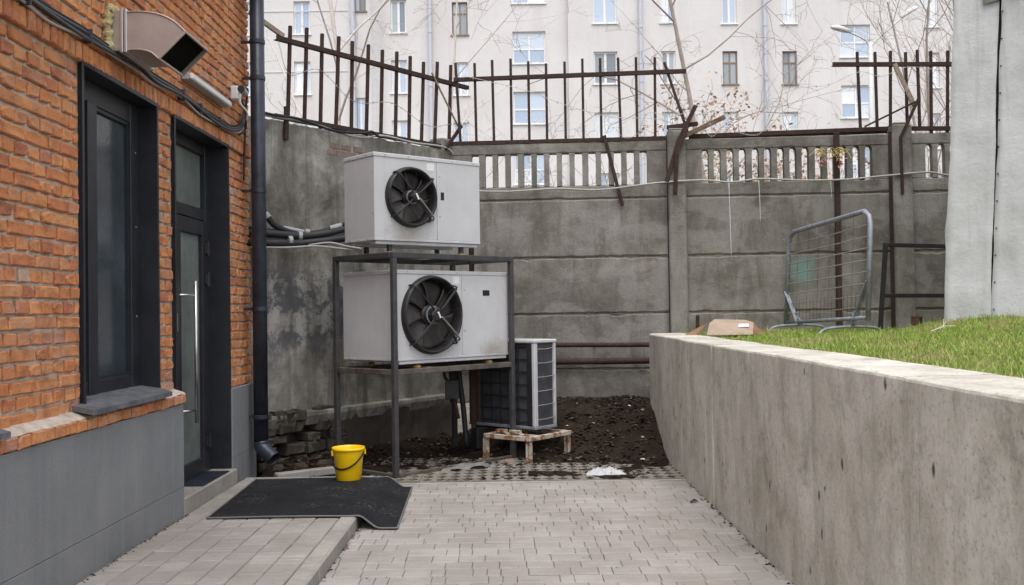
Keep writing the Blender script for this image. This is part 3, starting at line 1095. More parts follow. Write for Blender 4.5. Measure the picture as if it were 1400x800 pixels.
def lay_course(z0, h, y0, y1, stretcher, rr, x=BX, step=None, holes=()):
    L = step or (0.260 if stretcher else 0.130)
    t = y0 - (0.065 if not stretcher else 0.0) - rr.uniform(0, 0.02)
    while t < y1:
        l_ = L if (step or rr.random() > (0.42 if stretcher else 0.04)) else (0.13 if stretcher else 0.26)
        l_ *= 1 + rr.uniform(-0.03, 0.03)
        segs = [(max(t, y0), min(t + l_, y1))]
        for (ha, hb, hc, hd) in holes:
            if not (z0 + h > hc + 0.01 and z0 < hd - 0.01):
                continue
            ns = []
            for a, b in segs:
                if b <= ha or a >= hb: ns.append((a, b))
                else:
                    if a < ha: ns.append((a, ha))
                    if b > hb: ns.append((hb, b))
            segs = ns
        for a, b in segs:
            if b - a > 0.04:
                bricks.append((x + rr.gauss(0, 0.0030), (a + b) / 2, z0 + h / 2 + rr.gauss(0, 0.0012), b - a, h, rr.randrange(5), rr.gauss(0, 0.006), rr.gauss(0, 0.008)))
        t += l_


rr = random.Random(21)
HOL = [(5.575, 6.785, 0.9, 2.93), (7.105, 8.485, 0.0, 2.93), WIN0]
hc = (2.93 - 0.96) / 25
for k in range(25):
    lay_course(0.96 + k * hc, hc, 2.6, 9.23, k % 2 == 0, rr, BX, None, HOL)
lay_course(2.935, 0.122, 2.6, 9.23, False, rr, BX + 0.022, 0.0785)             # band of upright bricks above the openings
for k in range(21):
    lay_course(3.06 + k * hc, hc, 2.6, 9.23, k % 2 == 0, rr, BX)
lay_course(0.872, 0.078, 2.6, 7.12, False, rr, BX + 0.088, 0.128)              # ledge over the plinth
lay_course(0.872, 0.085, 8.49, 9.23, False, rr, BX + 0.004, None)


def brick_size(b):
    q = px_of(b[:3])
    if q is None or not (-8 < q[0] < 358 and -8 < q[1] < 800):
        return 0
    return b[3] / q[2] ** 2 * b[4] / q[2]


big, rest = split_300(bricks, brick_size)
for b in big:
    o = link('brick', brick_mesh(b[3], b[4], b[5]), bb, b[:3], (b[6], 0, b[7]), world=True)
mb = MB()
for b in rest:
    me = brick_mesh(b[3], b[4], b[5])
    mb.add([v.co for v in me.vertices], [tuple(p.vertices) for p in me.polygons], Matrix.Translation(b[:3]) @ Matrix.Rotation(b[7], 4, 'Z') @ Matrix.Rotation(b[6], 4, 'X'))
tag(mb.build('bricks', M['brick'], bb, world=True), kind='stuff')

# mortar slope on the ledge
mb = MB()
n = 60
P = []
for i in range(n + 1):
    y = 2.6 + (7.12 - 2.6) * i / n
    k = 0.006 * fbm(y * 4, 2.2)
    P.append([(BX + 0.080 + k, y, 0.944 + 0.003 * hash2(i, 3)), (BX + 0.070 + k, y, 0.952), (BX + 0.02, y, 0.972 + k), (BX - 0.01, y, 0.982 + k)])
mb.grid(P)
mb.build('ledge_mortar', M['mortar'], bb, world=True, smooth=True)

# plinth slabs, 0.6 m wide
for (z0, z1) in ((0.0, 0.283), (0.286, 0.872)):
    y = 5.69 - 0.6 * 7
    while y < 9.23:
        a, b = y + 0.0015, min(y + 0.6, 9.23) - 0.0015
        for (s0, s1) in ((a, min(b, 7.115)), (max(a, 8.475), b)):
            if s1 - s0 > 0.02:
                MB().box(BX - 0.005, -2.355 if s1 < 7.2 else -2.385, s0, s1, z0, z1, None, 0.002).build('plinth_slab', M['plinth'], bb, world=True)
        y += 0.6


def opening_lining(mb, H, x_in, x_out, z0, lap=0.024, side=True):
    """dark sheet lining of a wall opening with a narrow flange on the brick"""
    y0, y1, z1 = H[0], H[1], H[3]
    t = 0.004
    mb.box(x_in, x_out, y0, y0 + t, z0, z1)
    mb.box(x_in, x_out, y1 - t, y1, z0, z1)
    mb.box(x_in, x_out - 0.001, y0 + t, y1 - t, z1 - t, z1)
    f = x_out
    mb.box(f, f + 0.004, y0 - lap, y0 + t, z0, z1 + lap)
    mb.box(f, f + 0.004, y1 - t, y1 + lap, z0, z1 + lap)
    mb.box(f, f + 0.0035, y0 + t, y1 - t, z1 - t, z1 + lap)


# window
def frame_bar(mb, y0, y1, z0, z1, x0, x1):
    mb.box(x0, x1, y0, y1, z0, z1, None, 0.004)


mb = MB()
fx0, fx1 = -2.60, -2.525
frame_bar(mb, 5.604, 5.69, 1.03, 2.926, fx0, fx1)
frame_bar(mb, 5.93, 6.06, 1.03, 2.80, fx0, fx1 + 0.006)
frame_bar(mb, 6.61, 6.756, 1.03, 2.926, fx0, fx1)
frame_bar(mb, 5.69, 6.61, 2.79, 2.926, fx0, fx1 - 0.003)
frame_bar(mb, 5.69, 5.93, 1.03, 1.115, fx0, fx1 - 0.003)
frame_bar(mb, 6.06, 6.61, 1.03, 1.115, fx0, fx1 - 0.003)
win = mb.build('window', M['slate'], bb, world=True)
for (a, b) in ((5.68, 5.94), (6.05, 6.62)):
    MB().box(-2.575, -2.56, a, b, 1.105, 2.80).build('pane', M['glass'], win, world=True)
# bead round the sash
mb = MB()
for (y0, y1, z0, z1) in ((6.06, 6.082, 1.115, 2.79), (6.588, 6.61, 1.115, 2.79), (6.082, 6.588, 1.115, 1.137), (6.082, 6.588, 2.768, 2.79)):
    mb.box(-2.56, -2.538, y0, y1, z0, z1)
mb.build('sash_bead', M['slate'], win, world=True)
mb = MB()
opening_lining(mb, WIN, -2.53, BX + 0.016, 1.0)
mb.build('surround', M['slate'], win, world=True)
mb = MB()
mb.add([(-2.53, 5.603, 1.032), (-2.53, 6.757, 1.032), (-2.42, 6.757, 1.015), (-2.42, 5.603, 1.015)], [(0, 1, 2, 3)])
mb.add([(-2.425, 5.47, 1.0155), (-2.425, 6.80, 1.0155), (-2.285, 6.68, 0.992), (-2.285, 5.43, 0.992), (-2.285, 6.68, 0.965), (-2.285, 5.43, 0.965), (-2.29, 6.68, 0.965), (-2.29, 5.43, 0.965)],
       [(0, 1, 2, 3), (3, 2, 4, 5), (5, 4, 6, 7)])
mb.add([(-2.425, 6.80, 1.0155), (-2.285, 6.68, 0.992), (-2.285, 6.68, 0.965), (-2.425, 6.80, 0.985)], [(0, 3, 2, 1)])
mb.add([(-2.425, 5.47, 1.0155), (-2.285, 5.43, 0.992), (-2.285, 5.43, 0.965), (-2.425, 5.47, 0.985)], [(0, 1, 2, 3)])
mb.build('sill', M['dusty_slate'], win, world=True, solid=0.002)
mb = MB()
for z in (1.5, 2.1, 2.6):
    mb.tube([(-2.525, 6.69, z), (-2.521, 6.69, z)], 0.006, 8)
mb.build('screw_cap', M['grey_plastic'], win, world=True)

# second window, out of the picture but for the end of its sill
mb = MB()
for (y0, y1, z0, z1) in ((3.304, 3.40, 1.03, 2.926), (4.42, 4.516, 1.03, 2.926), (3.40, 4.42, 1.03, 1.12), (3.40, 4.42, 2.80, 2.926)):
    frame_bar(mb, y0, y1, z0, z1, fx0, fx1)
w2 = mb.build('window', M['slate'], bb, world=True)
MB().box(-2.575, -2.56, 3.39, 4.43, 1.11, 2.81).build('pane', M['glass'], w2, world=True)
mb = MB(); opening_lining(mb, WIN0, -2.53, BX + 0.016, 1.0); mb.build('surround', M['slate'], w2, world=True)
mb = MB()
mb.add([(-2.53, 3.25, 1.030), (-2.53, 4.62, 1.030), (-2.285, 4.53, 0.985), (-2.285, 3.2, 0.985), (-2.285, 4.53, 0.958), (-2.285, 3.2, 0.958), (-2.53, 4.62, 1.0)], [(0, 1, 2, 3), (3, 2, 4, 5), (1, 6, 4, 2)])
mb.build('sill', M['dusty_slate'], w2, world=True, solid=0.002)

# door: frame with transom light, glazed leaf hung on the far side
DX = -2.60
mb = MB()
frame_bar(mb, 7.134, 7.56, 0.2, 2.926, DX - 0.05, DX + 0.03)
frame_bar(mb, 8.345, 8.456, 0.2, 2.926, DX - 0.05, DX + 0.035)
frame_bar(mb, 7.56, 8.345, 2.84, 2.926, DX - 0.05, DX + 0.03)
frame_bar(mb, 7.56, 8.345, 2.29, 2.385, DX - 0.05, DX + 0.03)
door = mb.build('door', M['slate'], bb, world=True)
MB().box(DX - 0.02, DX - 0.008, 7.55, 8.355, 2.38, 2.845).build('transom_pane', M['door_glass'], door, world=True)
mb = MB()
lx0, lx1 = DX - 0.025, DX + 0.045
frame_bar(mb, 7.57, 7.69, 0.205, 2.28, lx0, lx1)
frame_bar(mb, 8.225, 8.335, 0.205, 2.28, lx0, lx1)
frame_bar(mb, 7.69, 8.225, 2.16, 2.28, lx0, lx1 - 0.003)
frame_bar(mb, 7.69, 8.225, 0.205, 0.33, lx0, lx1 - 0.003)
mb.build('door_leaf', M['slate'], door, world=True)
MB().box(DX + 0.0, DX + 0.012, 7.68, 8.235, 0.32, 2.17).build('pane', M['door_glass'], door, world=True)
mb = MB()
hx = lx1 + 0.075
mb.tube([(hx, 7.80, 0.66), (hx, 7.80, 1.77)], 0.0145, 14)
for z in (0.76, 1.66):
    mb.tube([(lx1 - 0.01, 7.655, z), (hx, 7.80, z)], 0.0095, 10)
mb.build('handle', M['steel_handle'], door, world=True, smooth=True)
for z in (0.45, 1.80, 2.06):
    mb = MB()
    mb.tube([(lx1 + 0.012, 8.338, z - 0.06), (lx1 + 0.012, 8.338, z + 0.06)], 0.016, 10)
    mb.box(lx1 - 0.004, lx1 + 0.012, 8.29, 8.40, z - 0.045, z + 0.045, None, 0.004)
    mb.build('hinge', M['black_paint'], door, world=True)
MB().box(lx1, lx1 + 0.004, 7.575, 7.60, 1.38, 1.52).build('lock_plate', M['steel_handle'], door, world=True)
mb = MB(); opening_lining(mb, (7.13, 8.46, 0, 2.93), DX + 0.02, BX + 0.016, 0.2); mb.build('surround', M['slate'], door, world=True)
# step and its loose metal plate
mb = MB()
mb.box(-2.70, -2.352, 7.118, 8.472, 0.0, 0.198, None, 0.008)
mb.build('doorstep', M['kerb'], bb, world=True)
MB().box(-2.555, -2.37, 7.60, 8.30, 0.2, 0.206, None, 0.001).build('threshold_plate', M['pipe'], bb, world=True)

# ================================================================== THINGS ON THE BRICK WALL
# drainpipe
dp = empty('drainpipe', (-2.275, 9.0, 0.18), label='dark blue grey round drainpipe at the corner of the brick building', cat='drainpipe')
px_, py_ = -2.278, 8.985
mb = MB(); mb.tube([(px_, py_, 0.34), (px_, py_, 2.9), (px_, py_, 4.72)], 0.064, 28)
mb.build('pipe', M['pipe'], dp, world=True, smooth=True)
mb = MB(); mb.tube(smooth_path([(px_, py_, 0.36), (px_ + 0.01, py_ - 0.005, 0.31), (px_ + 0.06, py_ - 0.03, 0.26), (px_ + 0.135, py_ - 0.07, 0.205)], 4), 0.066, 28, False)
mb.build('outlet_elbow', M['pipe'], dp, world=True, smooth=True, solid=0.003)
for z in (0.58, 1.55, 2.62, 3.64, 3.97):
    mb = MB(); mb.lathe([(0.0645, -0.02), (0.070, -0.018), (0.070, 0.018), (0.0645, 0.02)], 28, Matrix.Translation((px_, py_, z)))
    mb.bar((px_ - 0.06, py_ , z), (BX - 0.005, py_, z), 0.012, 0.025)
    mb.build('bracket', M['pipe'], dp, world=True)

# ventilation duct: stub, flange, square elbow turned downwards
vd = empty('ventilation_duct', (BX, 6.2, 3.28), label='square metal ventilation duct bent downwards, open mouth over the window', cat='duct')
dy0, dy1 = 5.97, 6.40
zb, zt = 3.105, 3.335
MB().box(BX - 0.02, -2.335, dy0 - 0.006, dy1 + 0.006, zb - 0.006, zt + 0.006, None, 0.004).build('foil_stub', M['foil'], vd, world=True)
mb = MB()
for xa in (-2.335, -2.312):
    mb.box(xa, xa + 0.018, dy0 - 0.018, dy1 + 0.018, zb - 0.018, zt + 0.018, None, 0.003)
mb.build('flange', M['foil'], vd, world=True)
# elbow section swept in the X-Z plane about a centre below the duct
def bez(a, b, c, n=12):
    return [((1 - t) ** 2 * a[0] + 2 * t * (1 - t) * b[0] + t * t * c[0], (1 - t) ** 2 * a[1] + 2 * t * (1 - t) * b[1] + t * t * c[1]) for t in [i / n for i in range(n + 1)]]


P_out = bez((-2.294, zt), (-2.09, zt + 0.015), (-1.985, 3.252)) + [(-1.945, 3.211)]
P_in = bez((-2.294, zb), (-2.20, zb + 0.01), (-2.145, 3.085)) + [(-2.107, 3.050)]
dv = (P_out[-1][0] - P_in[-1][0], P_out[-1][1] - P_in[-1][1])
nrm = Vector((dv[1], -dv[0])).normalized()
mb = MB()
k = len(P_out)
v = []
for (xo, zo), (xi, zi) in zip(P_out, P_in):
    v += [(xi, dy0, zi), (xi, dy1, zi), (xo, dy1, zo), (xo, dy0, zo)]
f = []
for i in range(k - 1):
    for j in range(4):
        j2 = (j + 1) % 4
        f.append((i * 4 + j, (i + 1) * 4 + j, (i + 1) * 4 + j2, i * 4 + j2))
mb.add(v, f)
mb.build('elbow', M['duct'], vd, world=True, solid=0.003)
mb = MB()          # raised seam round the mouth
(xo, zo), (xi, zi) = P_out[-1], P_in[-1]
C4 = [(xi, dy0, zi), (xi, dy1, zi), (xo, dy1, zo), (xo, dy0, zo)]
for j in range(4):
    mb.bar(C4[j], C4[(j + 1) % 4], 0.012, 0.014)
mb.build('mouth_rim', M['duct'], vd, world=True)
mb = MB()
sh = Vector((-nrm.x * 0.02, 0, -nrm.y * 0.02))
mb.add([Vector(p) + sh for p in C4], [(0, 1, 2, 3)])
mb.build('mouth_shade', M['dark'], vd, world=True)  # near-black sheet standing in for the shade inside the duct
mb = MB()          # seam of the elbow's near cheek
mb.tube([(p[0], dy0 - 0.003, p[1]) for p in P_out], 0.005, 6)
mb.tube([(p[0], dy0 - 0.003, p[1]) for p in P_in], 0.005, 6)
mb.build('seam', M['duct'], vd, world=True)
# squeezed-out foam at the wall
mb = MB()
rf = random.Random(4)
for path in ([(5.955, 3.10), (5.955, 3.20), (5.95, 3.30), (5.965, 3.352)], [(5.96, 3.348), (6.06, 3.365), (6.2, 3.36), (6.40, 3.35)]):
    pth = smooth_path([(BX + 0.012, y, z) for y, z in path], 9)
    pth = [p + Vector((rf.gauss(0, .006), rf.gauss(0, .006), rf.gauss(0, .006))) for p in pth]
    mb.tube(pth, [0.022 + 0.022 * rf.random() for _ in pth], 9)
fo = mb.build('expanding_foam', M['foam'], vd, world=True, smooth=True)
fo['kind'] = 'stuff'

# cables along the brick band
cr = empty('cable_run', (BX, 6.8, 3.08), label='bundle of dark cables sagging along the brick wall above the openings', cat='cables')
base = [(2.6, 3.10), (4.2, 3.105), (4.81, 3.085), (5.16, 3.075), (5.56, 3.085), (5.98, 3.085), (6.33, 3.105), (6.66, 3.085), (7.18, 3.10), (7.6, 3.08), (8.07, 3.07), (8.5, 3.085), (8.80, 3.16), (8.93, 3.30)]
for k, (dz, dx, r_, mt, sag) in enumerate([(0.020, 0.034, 0.0125, 'dark_cable', 0.006), (0.0, 0.037, 0.013, 'black_rubber', 0.008), (-0.022, 0.036, 0.009, 'grey_cable', 0.022), (0.040, 0.031, 0.008, 'black_rubber', 0.004), (-0.008, 0.052, 0.010, 'dark_cable', 0.018)]):
    rk = random.Random(k)
    pts = [(BX + dx + rk.uniform(-.004, .006), y, z + dz + 0.012 * math.sin(y * 5 + k * 2) * (sag / 0.01) * 0.5) for y, z in base]
    mb = MB(); mb.tube(smooth_path(pts, 6), r_, 8)
    mb.build('cable', M[mt], cr, world=True, smooth=True)
for y in (4.9, 5.62, 7.22, 7.62, 8.12):
    z = np.interp(y, [b_[0] for b_ in base], [b_[1] for b_ in base])
    MB().box(BX + 0.004, BX + 0.062, y - 0.005, y + 0.005, z - 0.034, z + 0.048).build('cable_clip', M['dark_cable'], cr, world=True)

# strip light
sl = empty('strip_light', (BX, 7.84, 3.27), label='white linear strip light on the brick wall above the door', cat='light')
MB().box(BX + 0.006, -2.365, 7.31, 8.37, 3.245, 3.30, None, 0.004).build('housing', M['grey_plastic'], sl, world=True)
MB().box(-2.365, -2.335, 7.325, 8.355, 3.25, 3.295, None, 0.008).build('diffuser', M['white_plastic'], sl, world=True)

# small surveillance camera and its boxes
cc = empty('security_camera', (BX, 8.6, 3.42), label='small security camera with cables on the brick wall by the drainpipe', cat='camera')
mb = MB(); mb.tube([(-2.25, 8.33, 3.395), (-2.25, 8.335, 3.395), (-2.285, 8.58, 3.415)], [0.026, 0.031, 0.031], 16); mb.build('camera_body', M['grey_plastic'], cc, world=True, smooth=False)
mb = MB(); mb.tube([(-2.248, 8.318, 3.394), (-2.25, 8.335, 3.395)], 0.030, 16); mb.build('lens_hood', M['black'], cc, world=True)
mb = MB(); mb.tube(smooth_path([(-2.285, 8.56, 3.415), (-2.33, 8.62, 3.44), (-2.41, 8.64, 3.45)], 4), 0.018, 10); mb.build('mount_arm', M['white_plastic'], cc, world=True, smooth=True)
MB().box(BX, -2.35, 8.60, 8.72, 3.37, 3.49, None, 0.01).build('junction_box', M['white_plastic'], cc, world=True)
for k, pts in enumerate([[(-2.35, 8.66, 3.40), (-2.33, 8.60, 3.33), (-2.30, 8.70, 3.27), (-2.36, 8.86, 3.20)], [(-2.36, 8.70, 3.42), (-2.33, 8.75, 3.30), (-2.35, 8.83, 3.15), (-2.38, 8.72, 3.08)], [(-2.35, 8.68, 3.47), (-2.32, 8.80, 3.50), (-2.36, 8.90, 3.40), (-2.38, 8.92, 3.1), (-2.39, 8.9, 2.7)]]):
    mb = MB(); mb.tube(smooth_path(pts, 6), 0.009, 7); mb.build('lead', M['black_rubber' if k else 'white_plastic'], cc, world=True, smooth=True)

# ================================================================== YARD WALLS
A2, B2 = Vector((-2.4, 9.45, 0)), Vector((-0.76, 11.8, 0))
ANG_L = math.atan2(0.82005, 0.57229)
ANG_R = math.atan2(-0.35, 5.18)
LM = Matrix.Translation(A2) @ Matrix.Rotation(ANG_L, 4, 'Z')
RM = Matrix.Translation(B2) @ Matrix.Rotation(ANG_R, 4, 'Z')

lw = empty('plastered_wall', A2, ANG_L, label='old stained plastered wall behind the two stacked fan units', cat='wall')
mb = MB()
n, m_ = 70, 60
P = []
for i in range(n + 1):
    x = -0.55 + (2.86 + 0.55) * i / n
    top = 3.375 + 0.014 * x + 0.018 * fbm(x * 3, 8.0) + 0.008 * hash2(i, 41)
    colp = []
    for j in range(m_ + 1):
        z = 0.50 + (top - 0.50) * j / m_
        dsp = 0.018 * fbm(x * 2, z * 2, 4) + 0.006 * fbm(x * 9, z * 9, 3)
        colp.append((x, -dsp, z))
    colp += [(x, 0.10, top + 0.01 * hash2(i, 9)), (x, 0.30, top - 0.01), (x, 0.30, 0.0)]
    P.append(colp)
mb.grid(P)
mb.build('wall_face', M['plaster'], lw, smooth=False)
# ledge over the foundation
mb = MB()
P = []
for i in range(81):
    x = -0.2 + 3.1 * i / 80
    fr = 0.075 + 0.015 * fbm(x * 4, 1.0) + 0.012 * hash2(i, 5) * (1 if x < 1.3 else 0.3)
    P.append([(x, -fr + 0.03, 0.40), (x, -fr, 0.49 + 0.006 * hash2(i, 2)), (x, -fr + 0.004, 0.525), (x, 0.02, 0.545)])
mb.grid(P)
mb.build('foundation_ledge', M['plaster'], lw)
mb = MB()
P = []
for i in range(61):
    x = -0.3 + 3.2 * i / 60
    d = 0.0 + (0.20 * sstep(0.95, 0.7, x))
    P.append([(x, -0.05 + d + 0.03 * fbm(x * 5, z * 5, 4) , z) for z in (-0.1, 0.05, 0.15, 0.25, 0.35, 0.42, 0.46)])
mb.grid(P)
mb.build('foundation', M['damp_shade'], lw)
# exposed rubble where the foundation has crumbled
rs = random.Random(5)
z = 0.0
ri = 0
while z < 0.46:
    h = rs.uniform(0.085, 0.135)
    x = -0.12 + rs.uniform(0, 0.06)
    while x < 1.02:
        w = rs.uniform(0.11, 0.26)
        gone = (rs.random() < 0.16) or (0.45 < x < 0.62 and z > 0.28)
        if not gone:
            g_ = 0.008
            jj = lambda a: rs.uniform(-a, a)
            poly = [(x + g_ + jj(.012), z + g_ + jj(.010)), (x + w * .5 + jj(.03), z + g_ * .6 + jj(.012)), (x + w - g_ + jj(.014), z + g_ + jj(.010)), (x + w - g_ + jj(.016), z + h * .55 + jj(.02)), (x + w - g_ + jj(.014), z + h - g_ + jj(.010)), (x + w * .45 + jj(.03), z + h - g_ * .4 + jj(.014)), (x + g_ + jj(.014), z + h - g_ + jj(.012))]
            fy = -0.075 + rs.uniform(-0.03, 0.055)
            v = [(px, 0.12, pz) for px, pz in poly] + [(px, fy + 0.018 + rs.uniform(-.012, .014), pz) for px, pz in poly]
            cx_ = sum(q[0] for q in poly) / 7; cz_ = sum(q[1] for q in poly) / 7
            v += [(cx_ + (px - cx_) * 0.72, fy + rs.uniform(-.010, .012), cz_ + (pz - cz_) * 0.72) for px, pz in poly]
            f = [tuple(range(14, 21))]
            for i in range(7):
                i2 = (i + 1) % 7
                f += [(i, i2, 7 + i2, 7 + i), (7 + i, 7 + i2, 14 + i2, 14 + i)]
            mb = MB(); mb.add(v, f)
            mb.build('stone', M['stone'], lw)
        x += w
    z += h
# broken lumps fallen at its foot
for (x, y, z, sx, sy, sz) in [(0.30, -0.20, 0.03, .08, .07, .045), (0.60, -0.24, 0.03, .10, .07, .04), (0.05, -0.18, 0.04, .07, .06, .05), (0.85, -0.20, 0.03, .07, .06, .035)]:
    mb = MB()
    v = []
    for (r_, zz) in [(0.0, -1), (0.9, -0.7), (1, 0.1), (0.7, 0.8), (0.0, 1)]:
        for k in range(6):
            a = k * 2 * math.pi / 6
            q = 1 + rs.uniform(-0.28, 0.28)
            v.append((x + sx * r_ * math.cos(a) * q, y + sy * r_ * math.sin(a) * q, z + sz * zz))
    f = [(i * 6 + k, i * 6 + (k + 1) % 6, (i + 1) * 6 + (k + 1) % 6, (i + 1) * 6 + k) for i in range(4) for k in range(6)]
    mb.add(v, f)
    mb.build('stone', M['stone'], lw)
# bricks that show where plaster fell off near the top
for (x, z) in [(1.02, 3.235), (1.18, 3.235), (1.10, 3.16), (1.26, 3.165), (1.36, 3.235), (0.98, 3.165), (1.44, 3.17)]:
    MB().box(x - 0.075, x + 0.075, -0.012, 0.05, z - 0.032, z + 0.032, None, 0.006).build('brick', M['old_brick'], lw)
MB().box(2.78, 2.99, -0.02, 0.20, 0.0, 3.56, None, 0.02).build('corner_post', M['fence_conc'], lw)

# ---- precast concrete fence
cf = empty('concrete_fence', B2, ANG_R, label='grey precast concrete fence with slotted top row and pillars', cat='fence')


def lx(X):
    return (X + 0.76) * 1.00228


def slab(x0, x1, z0, z1, y0, y1, seed, jit=0.006):
    r_ = random.Random(seed)
    n = max(6, int((x1 - x0) / 0.07))
    mb = MB()
    P = []
    c = 0.012
    for i in range(n + 1):
        x = x0 + (x1 - x0) * i / n
        ju, jl = abs(r_.gauss(0, jit)), abs(r_.gauss(0, jit))
        if r_.random() < 0.07: ju += r_.uniform(0.008, 0.02)
        if r_.random() < 0.06: jl += r_.uniform(0.008, 0.018)
        P.append([(x, y1, z0), (x, y0 + c, z0 + jl * .5), (x, y0 + 0.002, z0 + c + jl), (x, y0, (z0 + z1) / 2), (x, y0 + 0.002, z1 - c - ju), (x, y0 + c + ju, z1 - ju * .6), (x, y1, z1)])
    mb.grid(P)
    mb.f = [f[::-1] for f in mb.f]
    mb.f.append(tuple(range(7))[::-1])
    mb.f.append(tuple(n * 7 + k for k in range(7)))
    return mb


PIL = [(2.608, 2.815), (5.168, 5.385), (8.0, 8.2)]
BAYS = [(0.02, 2.60, [-0.46, -0.3, -0.15, 0.0, 0.16, 0.31, 0.46, 0.61, 0.76, 0.92, 1.07, 1.22, 1.37, 1.52], 0),
        (2.823, 5.160, [2.28, 2.42, 2.57, 2.71, 2.86, 3.0, 3.15, 3.29, 3.43, 3.58, 3.72, 3.86, 4.01, 4.15], 1),
        (5.393, 7.99, [4.83 + 0.1375 * i for i in range(15)], 1)]
for bi, (x0, x1, slots, rounded) in enumerate(BAYS):
    for ri, (z0, z1) in enumerate([(0.806, 1.444), (1.458, 2.108), (2.122, 2.796)]):
        slab(x0 + 0.002, x1 - 0.002, z0, z1, 0.018 + rng.gauss(0, 0.006), 0.15, bi * 10 + ri).build('fence_slab', M['fence_conc'], cf)
    slab(x0 - 0.02, x1 + 0.02, 0.42, 0.80, -0.045, 0.2, bi * 10 + 7, 0.01).build('base_beam', M['fence_conc'], cf)
    # recessed mortar between the slabs
    mb = MB()
    for z in (0.803, 1.451, 2.115, 2.803):
        mb.box(x0 + 0.004, x1 - 0.004, 0.055, 0.13, z - 0.012, z + 0.012)
    mb.build('mortar_joint', M['mortar'], cf)
    # openwork top row: rails and balusters
    zs0, zs1 = 2.968, 3.35
    y0, y1 = 0.02 + rng.gauss(0, 0.003), 0.13
    slab(x0 + 0.002, x1 - 0.002, 2.81, zs0, y0, y1, bi * 10 + 3, 0.004).build('lower_rail', M['fence_conc'], cf)
    slab(x0 + 0.002, x1 - 0.002, zs1, 3.485, y0, y1, bi * 10 + 4, 0.004).build('upper_rail', M['fence_conc'], cf)
    sl_ = [lx(s_ + (0.045 if bi == 0 else 0.0)) for s_ in slots]
    w = 0.044 if bi == 0 else 0.040
    edges = [x0 + 0.002] + [e for s_ in sl_ for e in (s_ - w, s_ + w)] + [x1 - 0.002]
    for a, b in zip(edges[0::2], edges[1::2]):
        if b - a < 0.005: continue
        k = 0.016 if rounded else 0.004
        za = zs0 - 0.002
        poly = [(a, za), (b, za), (b - 0.001, zs1 - 0.045), (b + k * 0.35, zs1 - 0.018), (b + k, zs1 + 0.002), (a - k, zs1 + 0.002), (a - k * 0.35, zs1 - 0.018), (a + 0.001, zs1 - 0.045)]
        if a < x0 + 0.01: poly = [(a, za), (b, za), (b - 0.001, zs1 - 0.045), (b + k * 0.35, zs1 - 0.018), (b + k, zs1 + 0.002), (a, zs1 + 0.002)]
        if b > x1 - 0.01: poly = [(a, za), (b, za), (b, zs1 + 0.002), (a - k, zs1 + 0.002), (a - k * 0.35, zs1 - 0.018), (a + 0.001, zs1 - 0.045)]
        mb = MB()
        mb.prism(poly, y0 + 0.004, y1 - 0.004, Matrix(((1, 0, 0, 0), (0, 0, 1, 0), (0, 1, 0, 0), (0, 0, 0, 1))))
        mb.f = [f[::-1] for f in mb.f]
        mb.build('baluster', M['fence_conc'], cf)
for (a, b) in PIL:
    mb = MB(); mb.box(a, b, -0.075, 0.20, 0.0, 3.575, None, 0.018); mb.build('pillar', M['fence_conc'], cf)
    mb = MB(); mb.box(a + 0.012, b - 0.012, -0.06, 0.185, 3.572, 3.60, None, 0.012); mb.build('pillar_cap', M['fence_conc'], cf)
# ---- rusty pipes along the foot of the fence
for k, (z, r_, lab) in enumerate([(1.09, 0.028, 'upper rusty pipe running along the foot of the fence'), (0.905, 0.038, 'lower thicker rusty pipe running along the foot of the fence')]):
    mb = MB()
    mb.tube([RM @ Vector((x, -0.10 - 0.012 * k, z + 0.006 * math.sin(x * 2 + k))) for x in np.linspace(-0.05, 2.36, 10)], r_, 14)
    for x in (0.35, 1.72):
        mb.bar(RM @ Vector((x, -0.10, z)), RM @ Vector((x, 0.0, z - 0.01)), 0.02, 0.03)
    tag(mb.build('pipe', M['rust_iron'], smooth=False), lab, 'pipe', 'pipes along the foot of the fence')

# ---- iron palisades on top
def palisade(label, Mx, bars, rails, conv, y=0.05):
    root = empty('iron_fence', Mx @ Vector((conv(bars[0][1][0]), y, 3.45)), 0, label, 'fence', 'rusty iron fences on the walls')
    for (t0, b0) in bars:
        mb = MB()
        mb.bar(Mx @ Vector((conv(b0[0]), y, b0[1] - 0.02)), Mx @ Vector((conv(t0[0]), y + rng.gauss(0, 0.006), t0[1])), 0.034, 0.030, 0.003, (Mx.to_3x3() @ Vector((1, 0, 0))))
        mb.build('bar', M['rust_iron'], root, world=True)
    for (a, b) in rails:
        mb = MB()
        mb.bar(Mx @ Vector((conv(a[0]), y - 0.026, a[1])), Mx @ Vector((conv(b[0]), y - 0.026, b[1])), 0.008, 0.046)
        mb.bar(Mx @ Vector((conv(a[0]), y - 0.002, a[1] - 0.020)), Mx @ Vector((conv(b[0]), y - 0.002, b[1] - 0.020)), 0.042, 0.006)
        mb.build('rail', M['rust_iron'], root, world=True)
    return root


